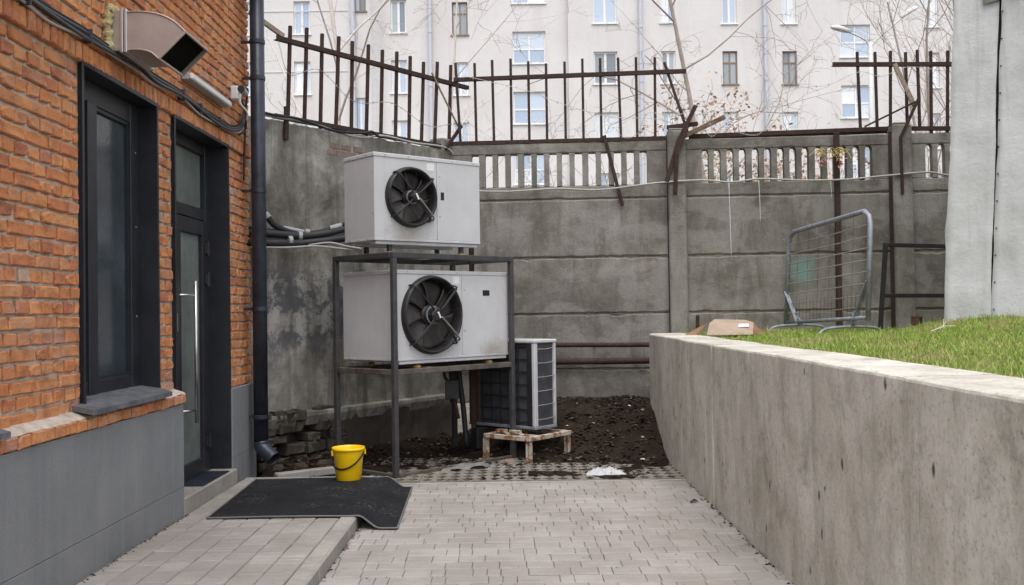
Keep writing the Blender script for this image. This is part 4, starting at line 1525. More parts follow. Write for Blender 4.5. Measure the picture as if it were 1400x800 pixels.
LB = [((0.45, 4.36), (0.41, 3.44)), ((0.67, 4.39), (0.63, 3.43)), ((0.89, 4.38), (0.85, 3.41)), ((1.12, 4.4), (1.07, 3.42)), ((1.34, 4.4), (1.3, 3.42)), ((1.57, 4.41), (1.53, 3.43)), ((1.8, 4.4), (1.76, 3.44)), ((2.04, 4.43), (2.0, 3.44)), ((2.28, 4.43), (2.23, 3.44)), ((2.52, 4.41), (2.45, 3.45)), ((2.77, 4.46), (2.69, 3.45)), ((3.02, 4.47), (2.96, 3.46))]
palisade('rusty iron bar fence on the plastered wall, its rail sloping down', LM, LB, [((0.25, 4.2), (3.34, 4.25)), ((0.22, 3.43), (2.86, 3.46))], lambda t: t, 0.03)
MBR = [((-0.64, 4.47), (-0.59, 3.53)), ((-0.41, 4.46), (-0.4, 3.48)), ((-0.2, 4.49), (-0.19, 3.49)), ((0.02, 4.5), (0.02, 3.49)), ((0.23, 4.46), (0.23, 3.51)), ((0.44, 4.43), (0.44, 3.5)), ((0.66, 4.44), (0.66, 3.5)), ((0.87, 4.47), (0.87, 3.49)), ((1.08, 4.47), (1.08, 3.51)), ((1.29, 4.47), (1.31, 3.5)), ((1.5, 4.47), (1.5, 3.5)), ((1.72, 4.46), (1.71, 3.49)), ((1.83, 4.40), (2.09, 3.58))]
palisade('rusty iron bar fence in the middle, last bar hanging askew', RM, MBR, [((-0.66, 4.265), (2.08, 4.285)), ((-0.72, 3.5), (1.84, 3.50))], lx, 0.05)
RB = [((4.05, 4.45), (4.07, 3.56)), ((4.25, 4.44), (4.26, 3.55)), ((4.43, 4.45), (4.41, 3.59)), ((4.6, 4.43), (4.6, 3.56)), ((4.73, 4.45), (4.74, 3.55)), ((4.88, 4.43), (4.87, 3.49)), ((5.07, 4.43), (5.05, 3.49)), ((5.27, 4.43), (5.25, 3.49)), ((5.47, 4.44), (5.45, 3.49)), ((5.67, 4.43), (5.65, 3.49))]
palisade('rusty iron bar fence beside the pale sheet-clad shed', RM, RB, [((3.76, 4.31), (5.8, 4.25)), ((4.55, 3.54), (5.8, 3.51))], lx, 0.05)


def scrap(name, label, cat, segs, mat, w=0.034, h=0.03, Mx=RM, group=None, y=-0.12):
    """a loose piece of iron or wood fixed against the fence; segs run (x,z)->(x,z) in fence space"""
    mb = MB()
    for s_ in segs:
        (a, b) = s_[:2]
        ya, yb = (s_[2] if len(s_) > 2 else (y, y))
        mb.bar(Mx @ Vector((a[0], ya, a[1])), Mx @ Vector((b[0], yb, b[1])), w, h, min(w, h) * 0.12, (Mx.to_3x3() @ Vector((0, 1, 0))))
    return tag(mb.build(name, M[mat]), label, cat, group)


FX = lambda s_: ((lx(s_[0][0]), s_[0][1]), (lx(s_[1][0]), s_[1][1]))
scrap('iron_brace', 'bent iron brace standing up and leaning on the first fence pillar', 'iron brace', [(*FX(((2.17, 3.85), (1.98, 3.47))), (-0.09, -0.10)), (*FX(((1.98, 3.485), (1.82, 2.97))), (-0.10, -0.10))], 'rust_iron', 0.05, 0.022)
scrap('iron_strap', 'second rusty strap hanging straight down the first fence pillar', 'iron strap', [(*FX(((2.06, 3.60), (1.94, 3.30))), (-0.13, -0.13)), (*FX(((1.94, 3.31), (1.915, 2.83))), (-0.13, -0.09))], 'rust_iron', 0.048, 0.020)
scrap('iron_bar', 'short rusty bar lying across the top of the first pillar', 'iron bar', [(*FX(((1.84, 3.615), (2.20, 3.65))), (-0.02, -0.02))], 'rust_iron', 0.05, 0.03)
scrap('plank', 'weathered brown plank sticking out past the first fence pillar', 'plank', [(*FX(((2.03, 3.50), (2.52, 3.735))), (-0.06, 0.05))], 'brown_wood', 0.055, 0.03)
scrap('iron_brace', 'thin rusty brace leaning across the slotted panel left of the pillar', 'iron brace', [(*FX(((1.11, 3.54), (1.31, 2.71))), (-0.03, -0.03))], 'rust_iron', 0.042, 0.02)
scrap('iron_rail', 'long fallen iron rail lying on top of the slotted panel', 'iron rail', [(*FX(((2.10, 3.515), (4.38, 3.545))), (0.04, 0.04)), (*FX(((2.10, 3.490), (4.38, 3.520))), (0.075, 0.075))], 'rust_iron', 0.05, 0.012)
scrap('iron_bar', 'thin iron bar rising slantwise towards the second fence pillar', 'iron bar', [(*FX(((4.10, 3.565), (4.67, 3.83))), (-0.01, -0.08))], 'rust_iron', 0.02, 0.02)
scrap('iron_strap', 'bent iron strap hanging down the second fence pillar', 'iron strap', [(*FX(((4.68, 3.85), (4.47, 3.41))), (-0.11, -0.115)), (*FX(((4.47, 3.42), (4.485, 2.77))), (-0.115, -0.09))], 'rust_iron', 0.034, 0.018)
scrap('plank', 'slanting grey wooden plank between the bars near the shed', 'plank', [(*FX(((4.45, 4.28), (4.66, 3.77))), (-0.02, -0.05))], 'old_wood', 0.05, 0.02)
scrap('rusty_post', 'tall dark rusty post fixed upright in front of the slotted fence', 'post', [(*FX(((3.775, 3.50), (3.765, 1.15))), (-0.03, -0.03))], 'rust_iron', 0.060, 0.05)
scrap('rusty_strip', 'narrow rusty strip in the joint beside the second fence pillar', 'iron strip', [(*FX(((4.385, 3.50), (4.375, 1.20))), (-0.012, -0.012))], 'rust_iron', 0.040, 0.02)
# pieces on the left wall
scrap('plank', 'pale wooden plank end at the upper end of the left iron fence', 'plank', [((-0.02, 4.40), (0.36, 4.235), (0.08, 0.02))], 'old_wood', 0.05, 0.03, LM)
scrap('iron_stub', 'short rusty iron stub standing on the plastered wall by the drainpipe', 'iron stub', [((0.335, 3.53), (0.325, 3.20), (-0.035, -0.035))], 'rust_iron', 0.05, 0.03, LM)
scrap('thin_rod', 'thin slanting rod hanging where the two iron fences meet', 'rod', [((2.62, 4.30), (3.03, 3.72), (0.0, -0.06))], 'old_wood', 0.020, 0.016, LM)
scrap('iron_brace', 'short slanting iron brace where the two iron fences meet', 'iron brace', [((2.80, 3.42), (3.10, 3.74), (-0.05, -0.06))], 'rust_iron', 0.045, 0.02, LM)

# ---- cables and wires on the yard walls
def line(name, label, cat, pts, r_, mat, n=7, k=6, group=None):
    mb = MB(); mb.tube(smooth_path(pts, k), r_, n)
    return tag(mb.build(name, M[mat], smooth=True), label, cat, group)


cab = [(-0.5, 2.93), (-0.34, 2.91), (0.02, 2.9), (0.53, 2.92), (0.87, 2.9), (1.13, 2.9), (1.72, 2.96), (2.22, 2.98), (2.56, 2.95), (2.89, 2.98), (3.39, 2.95), (3.88, 2.95), (4.29, 2.98), (4.77, 3.01), (5.02, 2.97), (5.6, 2.96)]
line('cable', 'pale grey cable strung along the concrete fence under the slots', 'cable', [RM @ Vector((lx(x), -0.095, z)) for x, z in cab], 0.011, 'grey_cable')
line('cable', 'pale grey cable lying along the top of the plastered wall', 'cable', [LM @ Vector((x, -0.05, z + 0.01)) for x, z in [(-0.1, 3.40), (0.12, 3.39), (0.64, 3.40), (1.16, 3.35), (1.43, 3.36), (1.72, 3.42), (2.21, 3.41), (2.73, 3.43), (2.92, 3.38), (3.0, 3.22)]], 0.012, 'grey_cable')
line('cable', 'black cable lying along the top of the plastered wall', 'cable', [LM @ Vector((x, -0.085, z)) for x, z in [(-0.1, 3.42), (0.12, 3.41), (0.45, 3.42), (0.95, 3.37), (1.38, 3.41), (1.49, 3.44), (1.6, 3.40)]], 0.014, 'black_rubber')
for i, (x, z0, z1, lab) in enumerate([(2.53, 2.94, 2.05, 'long white string hanging down from the fence cable'), (2.87, 2.96, 2.49, 'shorter white string hanging down from the fence cable'), (3.68, 2.93, 2.74, 'very short white string hanging beside the tall rusty post')]):
    line('string', lab, 'string', [RM @ Vector((lx(x), -0.10, z0)), RM @ Vector((lx(x + 0.01), -0.09, (z0 + z1) / 2)), RM @ Vector((lx(x + 0.018), -0.06, z1))], 0.0035, 'white_plastic', 5)


def barbed(label, pts, y0=0.0, Mx=RM, conv=lx, step=0.10):
    path = smooth_path([Mx @ Vector((conv(p[0]), y0 + (p[2] if len(p) > 2 else 0), p[1])) for p in pts], 8)
    mb = MB(); mb.tube(path, 0.0030, 5)
    acc = 0
    for a, b in zip(path, path[1:]):
        acc += (b - a).length
        if acc > step:
            acc = 0
            d = (b - a).normalized()
            for _ in range(2):
                q = d.cross(Vector((rng.uniform(-1, 1), rng.uniform(-1, 1), rng.uniform(-1, 1)))).normalized() * 0.018
                mb.tube([b - q, b + q], 0.002, 4)
    return tag(mb.build('barbed_wire', M['wire']), label, 'wire', 'barbed wire on the iron fences')


barbed('barbed wire sagging across the middle iron fence', [(-0.55, 4.30), (-0.2, 4.21), (0.2, 4.10), (0.7, 3.90), (1.2, 3.76), (1.7, 3.72), (2.1, 3.62)], -0.02)
barbed('loop of barbed wire curling above the fallen iron rail', [(2.2, 3.66), (2.35, 3.50), (2.5, 3.58), (2.8, 3.50), (2.95, 3.56), (3.1, 3.9), (3.35, 4.03), (3.7, 4.06), (4.05, 4.20), (4.3, 4.14), (4.6, 4.24), (5.0, 4.18)], -0.02)
barbed('barbed wire strand crossing the left iron fence', [(0.25, 4.16), (0.4, 3.86), (0.8, 3.98), (1.3, 3.74), (1.9, 3.82), (2.5, 3.66), (2.95, 3.74)], -0.02, LM, lambda t: t)
barbed('short tangle of barbed wire beside the first fence pillar', [(1.25, 3.60), (1.35, 3.50), (1.5, 3.55), (1.62, 3.78), (1.9, 3.74), (2.2, 3.80), (2.35, 3.62), (2.55, 3.66)], -0.06)

# bunch of dry stems caught on the wire
db = empty('dry_plant_bunch', RM @ Vector((lx(3.72), -0.12, 3.24)), 0, 'bunch of dry yellowish stems caught on the fence by the rusty post', 'dry plant')
mb = MB()
for k in range(46):
    a = RM @ Vector((lx(3.70 + rng.uniform(-0.17, 0.17)), -0.10 + rng.uniform(-0.03, 0.02), 3.28 + rng.gauss(0, 0.012)))
    b = a + Vector((rng.uniform(-0.09, 0.09), rng.uniform(-0.05, 0.02), rng.uniform(-0.10, 0.035)))
    mb.tube([a, (a + b) / 2 + Vector((0, 0, 0.012)), b], 0.0045, 4)
mb.build('stems', M['straw'], db, world=True)
mb = MB()
for k in range(40):
    s0 = rng.choice([3.60, 3.80])
    p = RM @ Vector((lx(s0 + rng.gauss(0, 0.025)), -0.12, 3.15 + rng.gauss(0, 0.035)))
    q = Matrix.Translation(p) @ Matrix.Rotation(rng.uniform(0, 6), 4, 'X') @ Matrix.Rotation(rng.uniform(0, 6), 4, 'Z')
    mb.add([(-.02, -.008, 0), (0, -.012, .004), (.022, 0, 0), (0, .012, .004)], [(0, 1, 2, 3)], q)
mb.build('dry_leaves', M['pinkish'], db, world=True)


# ================================================================== STACKED FAN UNITS AND THEIR STEEL FRAME
U_ANG = math.atan2(0.72875, 0.68478)
fr = empty('equipment_rack', (-1.063, 8.92, 0), U_ANG, label='dark steel angle frame carrying the two stacked fan units', cat='frame')
FL, FW, FH = 1.585, 0.90, 2.045
s_ = 0.048
for (x, y) in ((0, 0), (FL, 0), (FL, FW), (0, FW)):
    mb = MB()
    sx, sy = (1 if x == 0 else -1), (1 if y == 0 else -1)
    mb.box(min(x, x + sx * s_), max(x, x + sx * s_), min(y, y + sy * s_), max(y, y + sy * s_), 0.0 if not (x > 0 and y > 0) else 0.03, FH - 0.052, None, 0.004)
    mb.build('post', M['frame_steel'], fr)
for (z0, z1, nm, mt) in ((FH - 0.05, FH, 'top_rail', 'frame_steel'), (0.935, 0.985, 'shelf_rail', 'shelf_steel')):
    a = 0.0 if nm == 'top_rail' else 0.05
    for (x0, x1, y0, y1) in ((a, FL - a, 0.0, 0.048), (a, FL - a, FW - 0.048, FW), (0.0, 0.048, 0.0485, FW - 0.0485), (FL - 0.048, FL, 0.0485, FW - 0.0485)):
        mb = MB(); mb.box(x0, x1, y0 + 0.001, y1 - 0.001, z0, z1, None, 0.004); mb.build(nm, M[mt], fr)
for x in (0.42, 1.12):
    for z in (FH - 0.045, 0.94):
        mb = MB(); mb.box(x, x + 0.05, 0.05, FW - 0.05, z, z + 0.043, None, 0.004); mb.build('cross_bar', M['frame_steel'], fr)
mb = MB(); mb.box(0.05, FL - 0.05, 0.012, 0.052, 0.012, 0.045, None, 0.003); mb.build('ground_rail', M['shelf_steel'], fr)
mb = MB(); mb.box(0.012, 0.052, 0.052, FW - 0.05, 0.012, 0.045, None, 0.003); mb.build('ground_rail', M['shelf_steel'], fr)


def fan_unit(name, label, loc, ang, L, D, Hh, fan_x, fan_z, fan_r, split_x, recess, mat, arm_rot, feet):
    root = empty(name, loc, ang, label, 'air conditioner', 'stacked fan units on the steel frame')
    t = 0.004
    e = 0.0035           # gap between panels
    # cabinet carcass behind the panels
    mb = MB()
    for a, b, c, d in holes_sheet(0.006, L - 0.006, 0.02, Hh - 0.03, [(fan_x - fan_r * 0.99, fan_x + fan_r * 0.99, fan_z - fan_r * 0.99, fan_z + fan_r * 0.99)]):
        mb.add([(a, 0.006, c), (b, 0.006, c), (b, 0.006, d), (a, 0.006, d)], [(0, 1, 2, 3)])
    mb.add([(L - 0.006, 0.006, 0.02), (L - 0.006, D - 0.006, 0.02), (0.006, D - 0.006, 0.02), (0.006, 0.006, 0.02)], [(0, 1, 2, 3)])
    mb.build('carcass', M['dark'], root)
    # side panels and back
    mb = MB(); mb.box(0, t, t + e, D, 0.012, Hh - 0.034, None, 0.0012); mb.build('side_panel', mat, root)
    mb = MB(); mb.box(L - t, L, t + e, D, 0.012, Hh - 0.034, None, 0.0012); mb.build('side_panel', mat, root)
    mb = MB(); mb.box(t, L - t, D - t, D, 0.012, Hh - 0.034); mb.build('back_panel', mat, root)
    # fan panel with a round opening
    mb = MB()
    x0, x1, z0, z1 = 0.0, split_x - e / 2, 0.012, Hh - 0.034
    n = 48
    v, f = [], []
    for k in range(n):
        a = 2 * math.pi * k / n
        ca, sa = math.cos(a), math.sin(a)
        v.append((fan_x + fan_r * ca, 0, fan_z + fan_r * sa))
        tx = ((x1 - fan_x) / ca) if ca > 1e-6 else ((x0 - fan_x) / ca if ca < -1e-6 else 1e9)
        tz = ((z1 - fan_z) / sa) if sa > 1e-6 else ((z0 - fan_z) / sa if sa < -1e-6 else 1e9)
        q = min(tx, tz)
        v.append((fan_x + q * ca, 0, fan_z + q * sa))
    for k in range(n):
        k2 = (k + 1) % n
        f.append((2 * k, 2 * k + 1, 2 * k2 + 1, 2 * k2))
    b = len(v)
    mb.add(v, f)
    for (cx, cz) in ((x0, z0), (x1, z0), (x1, z1), (x0, z1)):
        # fill the corners the fan of quads cuts off
        near = sorted(range(n), key=lambda k: (v[2 * k + 1][0] - cx) ** 2 + (v[2 * k + 1][2] - cz) ** 2)[:2]
        mb.add([v[2 * near[0] + 1], v[2 * near[1] + 1], (cx, 0, cz)], [(0, 1, 2)])
    mb.build('fan_panel', mat, root)
    mb = MB(); mb.box(split_x + e / 2, L, -0.002, t, 0.012, Hh - 0.034, None, 0.0015)
    sp = mb.build('service_panel', mat, root)
    (ax, bx, cz, dz) = recess
    mb = MB(); mb.box(ax, bx, -0.0045, 0.0, cz, dz, None, 0.001); mb.build('grip', M['black'], sp)
    MB().box(split_x - 0.115, split_x - 0.03, -0.0012, 0.001, Hh - 0.125, Hh - 0.055).build('sticker', M['white_plastic'], root)
    # lid with a turned-down lip
    mb = MB(); mb.box(-0.006, L + 0.006, -0.008, D + 0.006, Hh - 0.038, Hh, None, 0.005); mb.build('lid', mat, root)
    # base tray
    mb = MB(); mb.box(-0.002, L + 0.002, -0.004, D + 0.002, -0.012, 0.011, None, 0.003); mb.build('base_tray', mat, root)
    # screws
    mb = MB()
    for x in np.linspace(0.12, L - 0.08, 5):
        mb.tube([(x, -0.0085, Hh - 0.018), (x, -0.0115, Hh - 0.018)], 0.0065, 8)
    for z in (Hh * 0.3, Hh * 0.78):
        mb.tube([(split_x + 0.035, -0.0025, z), (split_x + 0.035, -0.006, z)], 0.008, 8)
        mb.tube([(-0.0005, 0.03, z), (-0.004, 0.03, z)], 0.007, 8)
    for y in np.linspace(0.12, D - 0.1, 3):
        mb.tube([(-0.0065, y, Hh - 0.018), (-0.010, y, Hh - 0.018)], 0.0065, 8)
        mb.tube([(-0.0025, y, 0.0), (-0.006, y, 0.0)], 0.0065, 8)
    sc = mb.build('screw', M['grey_plastic'], root)
    sc['kind'] = 'stuff'
    # bell-mouth ring, built round local Y
    FM = Matrix.Translation((fan_x, 0, fan_z)) @ Matrix.Rotation(R(90), 4, 'X')      # local z -> -y (outwards)
    mb = MB()
    mb.lathe([(fan_r + 0.020, 0.0), (fan_r + 0.018, 0.020), (fan_r + 0.008, 0.052), (fan_r - 0.004, 0.058), (fan_r - 0.014, 0.05), (fan_r - 0.022, 0.0), (fan_r - 0.022, -0.11)], 56, FM)
    ring = mb.build('bell_mouth', M['black_paint'], root, smooth=True)
    # fan: hub and wide sickle blades
    fan = None
    mb = MB(); mb.lathe([(0.0, -0.012), (fan_r * 0.23, -0.014), (fan_r * 0.26, -0.03), (fan_r * 0.26, -0.09), (0.0, -0.09)], 28, FM)
    fan = mb.build('fan_hub', M['blade'], root, smooth=False)
    nb = 7
    bl = None
    for k in range(nb):
        P = []
        for i in range(9):
            rr_ = fan_r * (0.22 + (0.925 - 0.22) * i / 8)
            row_ = []
            for j in range(9):
                w = (j / 8 - 0.5)
                sweep = 0.20 * (i / 8) ** 2
                a = 2 * math.pi * k / nb + arm_rot * 0.5 + w * (2 * math.pi / nb) * (1.14 - 0.06 * (i / 8)) + sweep
                zz = -0.050 + 0.034 * w - 0.010 * math.cos(w * 3)
                row_.append(FM @ Vector((rr_ * math.cos(a), rr_ * math.sin(a), zz)))
            P.append(row_)
        mb = MB(); mb.grid(P)
        mb.build('fan_blade', M['blade'], root, smooth=True, solid=0.003)
    # dark shroud behind the fan
    mb = MB(); mb.lathe([(fan_r - 0.022, -0.11), (0.0, -0.13)], 40, FM); mb.build('shroud', M['dark'], root)
    # motor and its four bent arms
    mb = MB(); mb.lathe([(0.0, 0.105), (fan_r * 0.15, 0.102), (fan_r * 0.20, 0.085), (fan_r * 0.205, 0.02), (fan_r * 0.20, -0.014)], 10, FM)
    mot = mb.build('motor', M['black_paint'], root, smooth=False)
    mb = MB(); mb.lathe([(fan_r * 0.205, 0.03), (fan_r * 0.245, 0.03), (fan_r * 0.245, 0.018), (fan_r * 0.205, 0.018)], 24, FM); mb.build('motor_ring', M['galv'], root)
    for k in range(4):
        a = arm_rot + k * math.pi / 2
        rad = lambda q, da=0.0, z=0.0: FM @ Vector((q * math.cos(a + da), q * math.sin(a + da), z))
        for da in (-0.028, 0.028):
            pts = [rad(fan_r * 0.17, da * 2.5, 0.088), rad(fan_r * 0.34, da * 1.2, 0.098), rad(fan_r * 0.62, da, 0.090), rad(fan_r * 0.90, da * .8, 0.088), rad(fan_r * 1.02, da * .8, 0.074)]
            mb = MB(); mb.tube(smooth_path(pts, 4), 0.0062, 7)
            if da < 0:
                mb.tube(smooth_path([rad(fan_r * 0.98, 0, 0.082), rad(fan_r * 1.06, 0, 0.07), rad(fan_r * 1.10, 0.0, 0.035), rad(fan_r * 1.10, 0.02, 0.004)], 4), 0.0075, 7)
            mb.build('motor_arm', M['black_paint'], root, smooth=True)
    mb = MB()
    a = arm_rot + math.pi + 0.13
    mb.tube(smooth_path([FM @ Vector((0.03, -0.02, 0.112)), FM @ Vector((fan_r * 0.4 * math.cos(a), fan_r * 0.4 * math.sin(a), 0.112)), FM @ Vector((fan_r * 1.0 * math.cos(a), fan_r * 1.0 * math.sin(a), 0.085)), FM @ Vector((fan_r * 1.22 * math.cos(a + .06), fan_r * 1.22 * math.sin(a + .06), 0.004))], 6), 0.0085, 7)
    mb.build('motor_lead', M['lead'], root, smooth=True)
    mb = MB(); mb.box(-0.008, 0.008, -0.034, 0.028, 0.105, 0.116, FM @ Matrix.Rotation(R(28), 4, 'Z')); mb.build('motor_label', M['white_plastic'], root)
    # a few guard wires inside the bell mouth
    mb = MB()
    for k in range(10):
        a = arm_rot + 0.35 + k * 2 * math.pi / 10
        mb.tube([FM @ Vector((fan_r * 0.25 * math.cos(a), fan_r * 0.25 * math.sin(a), 0.026)), FM @ Vector((fan_r * 0.985 * math.cos(a), fan_r * 0.985 * math.sin(a), 0.040))], 0.0013, 4)
    gw = mb.build('guard_wires', M['black_paint'], root)
    gw['kind'] = 'stuff'
    # feet
    for (x, y, h) in feet:
        mb = MB(); mb.box(x - 0.02, x + 0.02, y - 0.02, y + 0.02, -h + 0.02, -0.012, None, 0.003)
        mb.build('leg', M['frame_steel'], root)
        mb = MB()
        mb.lathe([(0.0, -h), (0.042, -h), (0.042, -h + 0.012), (0.026, -h + 0.026), (0.0, -h + 0.026)], 14, Matrix.Translation((x, y, 0)))
        mb.build('foot', M['brass'], root)
    for y in (feet[0][1], feet[-1][1]):
        mb = MB(); mb.box(0.02, L - 0.02, y - 0.045, y + 0.045, -0.045, -0.0125, None, 0.004); mb.build('skid', mat, root)
    return root


UP_ANG = R(40.5)
fan_unit('fan_unit', 'upper pale grey fan unit with a smaller round fan, on top of the frame', (-1.25, 9.10, 2.178), UP_ANG, 1.235, 0.52, 0.80, 0.405, 0.405, 0.268, 0.71, (0.755, 0.795, 0.40, 0.475), M['cabinet'], R(130), [(0.20, 0.06, 0.133), (1.04, 0.06, 0.133), (0.20, 0.46, 0.133), (1.04, 0.46, 0.133)])
fan_unit('fan_unit', 'lower pale grey fan unit with a larger round fan, inside the frame', (-1.045, 9.045, 1.068), U_ANG, 1.455, 0.80, 0.822, 0.415, 0.405, 0.352, 0.815, (1.10, 1.195, 0.585, 0.64), M['cabinet2'], R(134), [(0.27, 0.05, 0.083), (1.22, 0.05, 0.083), (0.27, 0.72, 0.083), (1.22, 0.72, 0.083)])

# insulated refrigerant pipes from the building to the upper unit
ib = empty('insulated_pipes', (-2.0, 9.5, 2.2), 0, 'thick black insulated pipes bridging from drainpipe to upper fan unit', 'pipes')
pp = [
    ([(-2.40, 9.30, 2.62), (-2.30, 9.33, 2.44), (-2.20, 9.40, 2.32), (-1.98, 9.55, 2.265), (-1.78, 9.60, 2.30), (-1.60, 9.62, 2.355), (-1.48, 9.66, 2.37)], 0.030),
    ([(-2.45, 9.20, 2.26), (-2.25, 9.30, 2.255), (-2.0, 9.45, 2.24), (-1.78, 9.53, 2.265), (-1.56, 9.56, 2.31), (-1.46, 9.60, 2.33)], 0.036),
    ([(-2.45, 9.22, 2.21), (-2.25, 9.33, 2.20), (-2.0, 9.48, 2.20), (-1.78, 9.55, 2.22), (-1.56, 9.56, 2.255), (-1.45, 9.60, 2.27)], 0.040),
    ([(-2.45, 9.18, 2.17), (-2.22, 9.28, 2.165), (-2.0, 9.43, 2.17), (-1.76, 9.50, 2.195), (-1.56, 9.53, 2.225), (-1.45, 9.58, 2.235)], 0.036),
    ([(-2.45, 9.28, 2.30), (-2.2, 9.40, 2.27), (-1.95, 9.55, 2.23), (-1.7, 9.62, 2.24), (-1.5, 9.64, 2.26)], 0.028),
]
for pts, r_ in pp:
    mb = MB(); mb.tube(smooth_path(pts, 6), r_, 12); mb.build('insulated_pipe', M['black_rubber'], ib, world=True, smooth=True)
for (a, b, r_) in [((-2.16, 9.43, 2.32), (-1.93, 9.57, 2.275), 0.020), ((-1.74, 9.60, 2.315), (-1.63, 9.615, 2.345), 0.034), ((-2.02, 9.44, 2.242), (-1.99, 9.455, 2.241), 0.042), ((-2.10, 9.36, 2.195), (-2.07, 9.38, 2.195), 0.043), ((-2.31, 9.325, 2.45), (-2.28, 9.34, 2.41), 0.034), ((-1.96, 9.45, 2.285), (-1.92, 9.47, 2.28), 0.024)]:
    mb = MB(); mb.tube([a, b], r_, 12); mb.build('tape_wrap', M['tape'], ib, world=True, smooth=False)
for pts in ([(-2.4, 9.15, 2.12), (-2.1, 9.33, 2.125), (-1.85, 9.42, 2.14), (-1.6, 9.40, 2.11), (-1.42, 9.34, 2.09)], [(-1.92, 9.42, 2.15), (-1.72, 9.42, 2.17), (-1.55, 9.38, 2.13), (-1.40, 9.30, 2.10)]):
    mb = MB(); mb.tube(smooth_path(pts, 6), 0.010, 7); mb.build('thin_cable', M['grey_cable'], ib, world=True, smooth=True)

# pipes and a branch box dropping behind the frame
hp = empty('hanging_pipes', (-0.55, 10.3, 0.5), 0, 'dark pipes and valves hanging behind the lower shelf of the frame', 'pipes')
for k, (dx, dy, z0, r_) in enumerate([(-0.02, 0.0, 0.40, 0.022), (0.06, 0.05, 0.10, 0.028), (-0.09, 0.03, 0.55, 0.016), (0.42, 0.20, 0.06, 0.026)]):
    pts = [(-0.62 + dx, 10.25 + dy, 1.06), (-0.62 + dx, 10.26 + dy, 0.85), (-0.60 + dx + 0.02 * k, 10.26 + dy, (0.9 + z0) / 2), (-0.55 + dx, 10.24 + dy, z0)]
    mb = MB(); mb.tube(smooth_path(pts, 5), r_, 9); mb.build('pipe', M['black_rubber' if k % 2 else 'rust_iron'], hp, world=True, smooth=True)
mb = MB(); mb.box(-0.70, -0.56, 10.20, 10.30, 0.60, 0.80, None, 0.01); mb.build('valve_box', M['frame_steel'], hp, world=True)
# dark sheet-metal riser between shelf and top of the frame
scrap('steel_channel', 'rusty steel channel standing upright behind the lower fan unit', 'steel channel', [((0.0, 2.35), (0.0, 0.05), (0.0, 0.0))], 'rust_iron', 0.055, 0.05, Matrix.Translation((-0.42, 10.45, 0)))

# ================================================================== THIRD CONDENSER ON ITS RUSTY STAND
C3 = math.atan2(0.745, 0.667)
cu = empty('condenser', (0.214, 10.0, 0.30), C3, 'old condenser with dark coil and white corner posts beside the frame', 'air conditioner')
cw_, cl_, ch_ = 0.335, 0.92, 0.905
mb = MB(); mb.box(-0.012, cw_ + 0.012, -0.012, cl_ + 0.012, ch_ - 0.035, ch_, None, 0.008); mb.build('top_cover', M['white_rust'] if False else M['cabinet'], cu)
mb = MB(); mb.box(-0.006, cw_ + 0.006, -0.006, cl_ + 0.006, 0.0, 0.03, None, 0.004); mb.build('base_tray', M['galv'], cu)
mb = MB(); mb.box(-0.004, 0.048, -0.004, 0.036, 0.03, ch_ - 0.035, None, 0.006); mb.build('corner_post', M['cabinet'], cu)
mb = MB(); mb.box(cw_ - 0.030, cw_ + 0.004, -0.004, 0.04, 0.03, ch_ - 0.035, None, 0.006); mb.build('corner_post', M['cabinet'], cu)
mb = MB(); mb.box(0.02, cw_ - 0.02, 0.02, cl_ - 0.02, 0.03, ch_ - 0.036); mb.build('coil', M['coil'], cu)
for i in range(6):
    z = 0.10 + i * 0.142
    mb = MB(); mb.tube([(0.045, -0.004, z), (cw_ / 2, -0.010, z + 0.003 * math.sin(i)), (cw_ - 0.028, -0.004, z + 0.01)], 0.0042, 6); mb.build('guard_bar', M['wire'], cu)
for i in range(7):
    z = 0.07 + i * 0.127
    mb = MB(); mb.tube([(0.010, 0.036, z), (0.010, cl_ - 0.15, z)], 0.0055, 5); mb.build('grille_bar', M['black_paint'], cu)
for i in range(6):
    y = 0.10 + i * 0.125
    mb = MB(); mb.tube([(0.006, y, 0.032), (0.006, y, ch_ - 0.038)], 0.0055, 5); mb.build('grille_bar', M['black_paint'], cu)
mb = MB(); mb.box(-0.002, 0.03, cl_ - 0.15, cl_, 0.03, ch_ - 0.036, None, 0.003); mb.build('side_panel', M['orange_panel'], cu)
mb = MB(); mb.box(-0.002, 0.016, 0.037, 0.105, 0.03, ch_ - 0.036, None, 0.003); mb.build('dark_edge', M['black_paint'], cu)

SD = math.atan2(0.50, 0.42)
sg = empty('metal_stand', (0.16, 9.72, 0.0), SD, 'rusty white metal stand with short legs under the old condenser', 'stand')
sl_, sw_ = 0.62, 0.56
for (x, y) in ((0.0, 0.0), (sl_, 0.0), (0.0, sw_), (sl_, sw_)):
    p = Matrix.Rotation(SD, 4, 'Z') @ Vector((x, y, 0)) + Vector((0.16, 9.72, 0))
    zb_ = soil_z(p.x, p.y) - 0.02
    mb = MB(); mb.box(x - 0.022, x + 0.022, y - 0.006, y + 0.022, zb_, 0.222, None, 0.003); mb.box(x - 0.022, x - 0.016, y, y + 0.045, zb_, 0.222)
    mb.build('leg', M['white_rust'], sg)
for (x0, x1, y0, y1) in ((-0.03, sl_ + 0.03, -0.012, 0.03), (-0.03, sl_ + 0.03, sw_ - 0.01, sw_ + 0.03), (-0.03, 0.012, 0.031, sw_ - 0.011), (sl_ - 0.012, sl_ + 0.03, 0.031, sw_ - 0.011), (0.12, 0.16, 0.031, sw_ - 0.011)):
    mb = MB(); mb.box(x0, x1, y0, y1, 0.223, 0.268, None, 0.004); mb.build('top_rail', M['white_rust'], sg)
mb = MB()
for (x, y) in ((0.13, 0.30), (0.40, 0.33), (0.13, 0.48), (0.40, 0.48)):
    mb.box(x - 0.03, x + 0.03, y - 0.06, y + 0.06, 0.268, 0.302, None, 0.003)
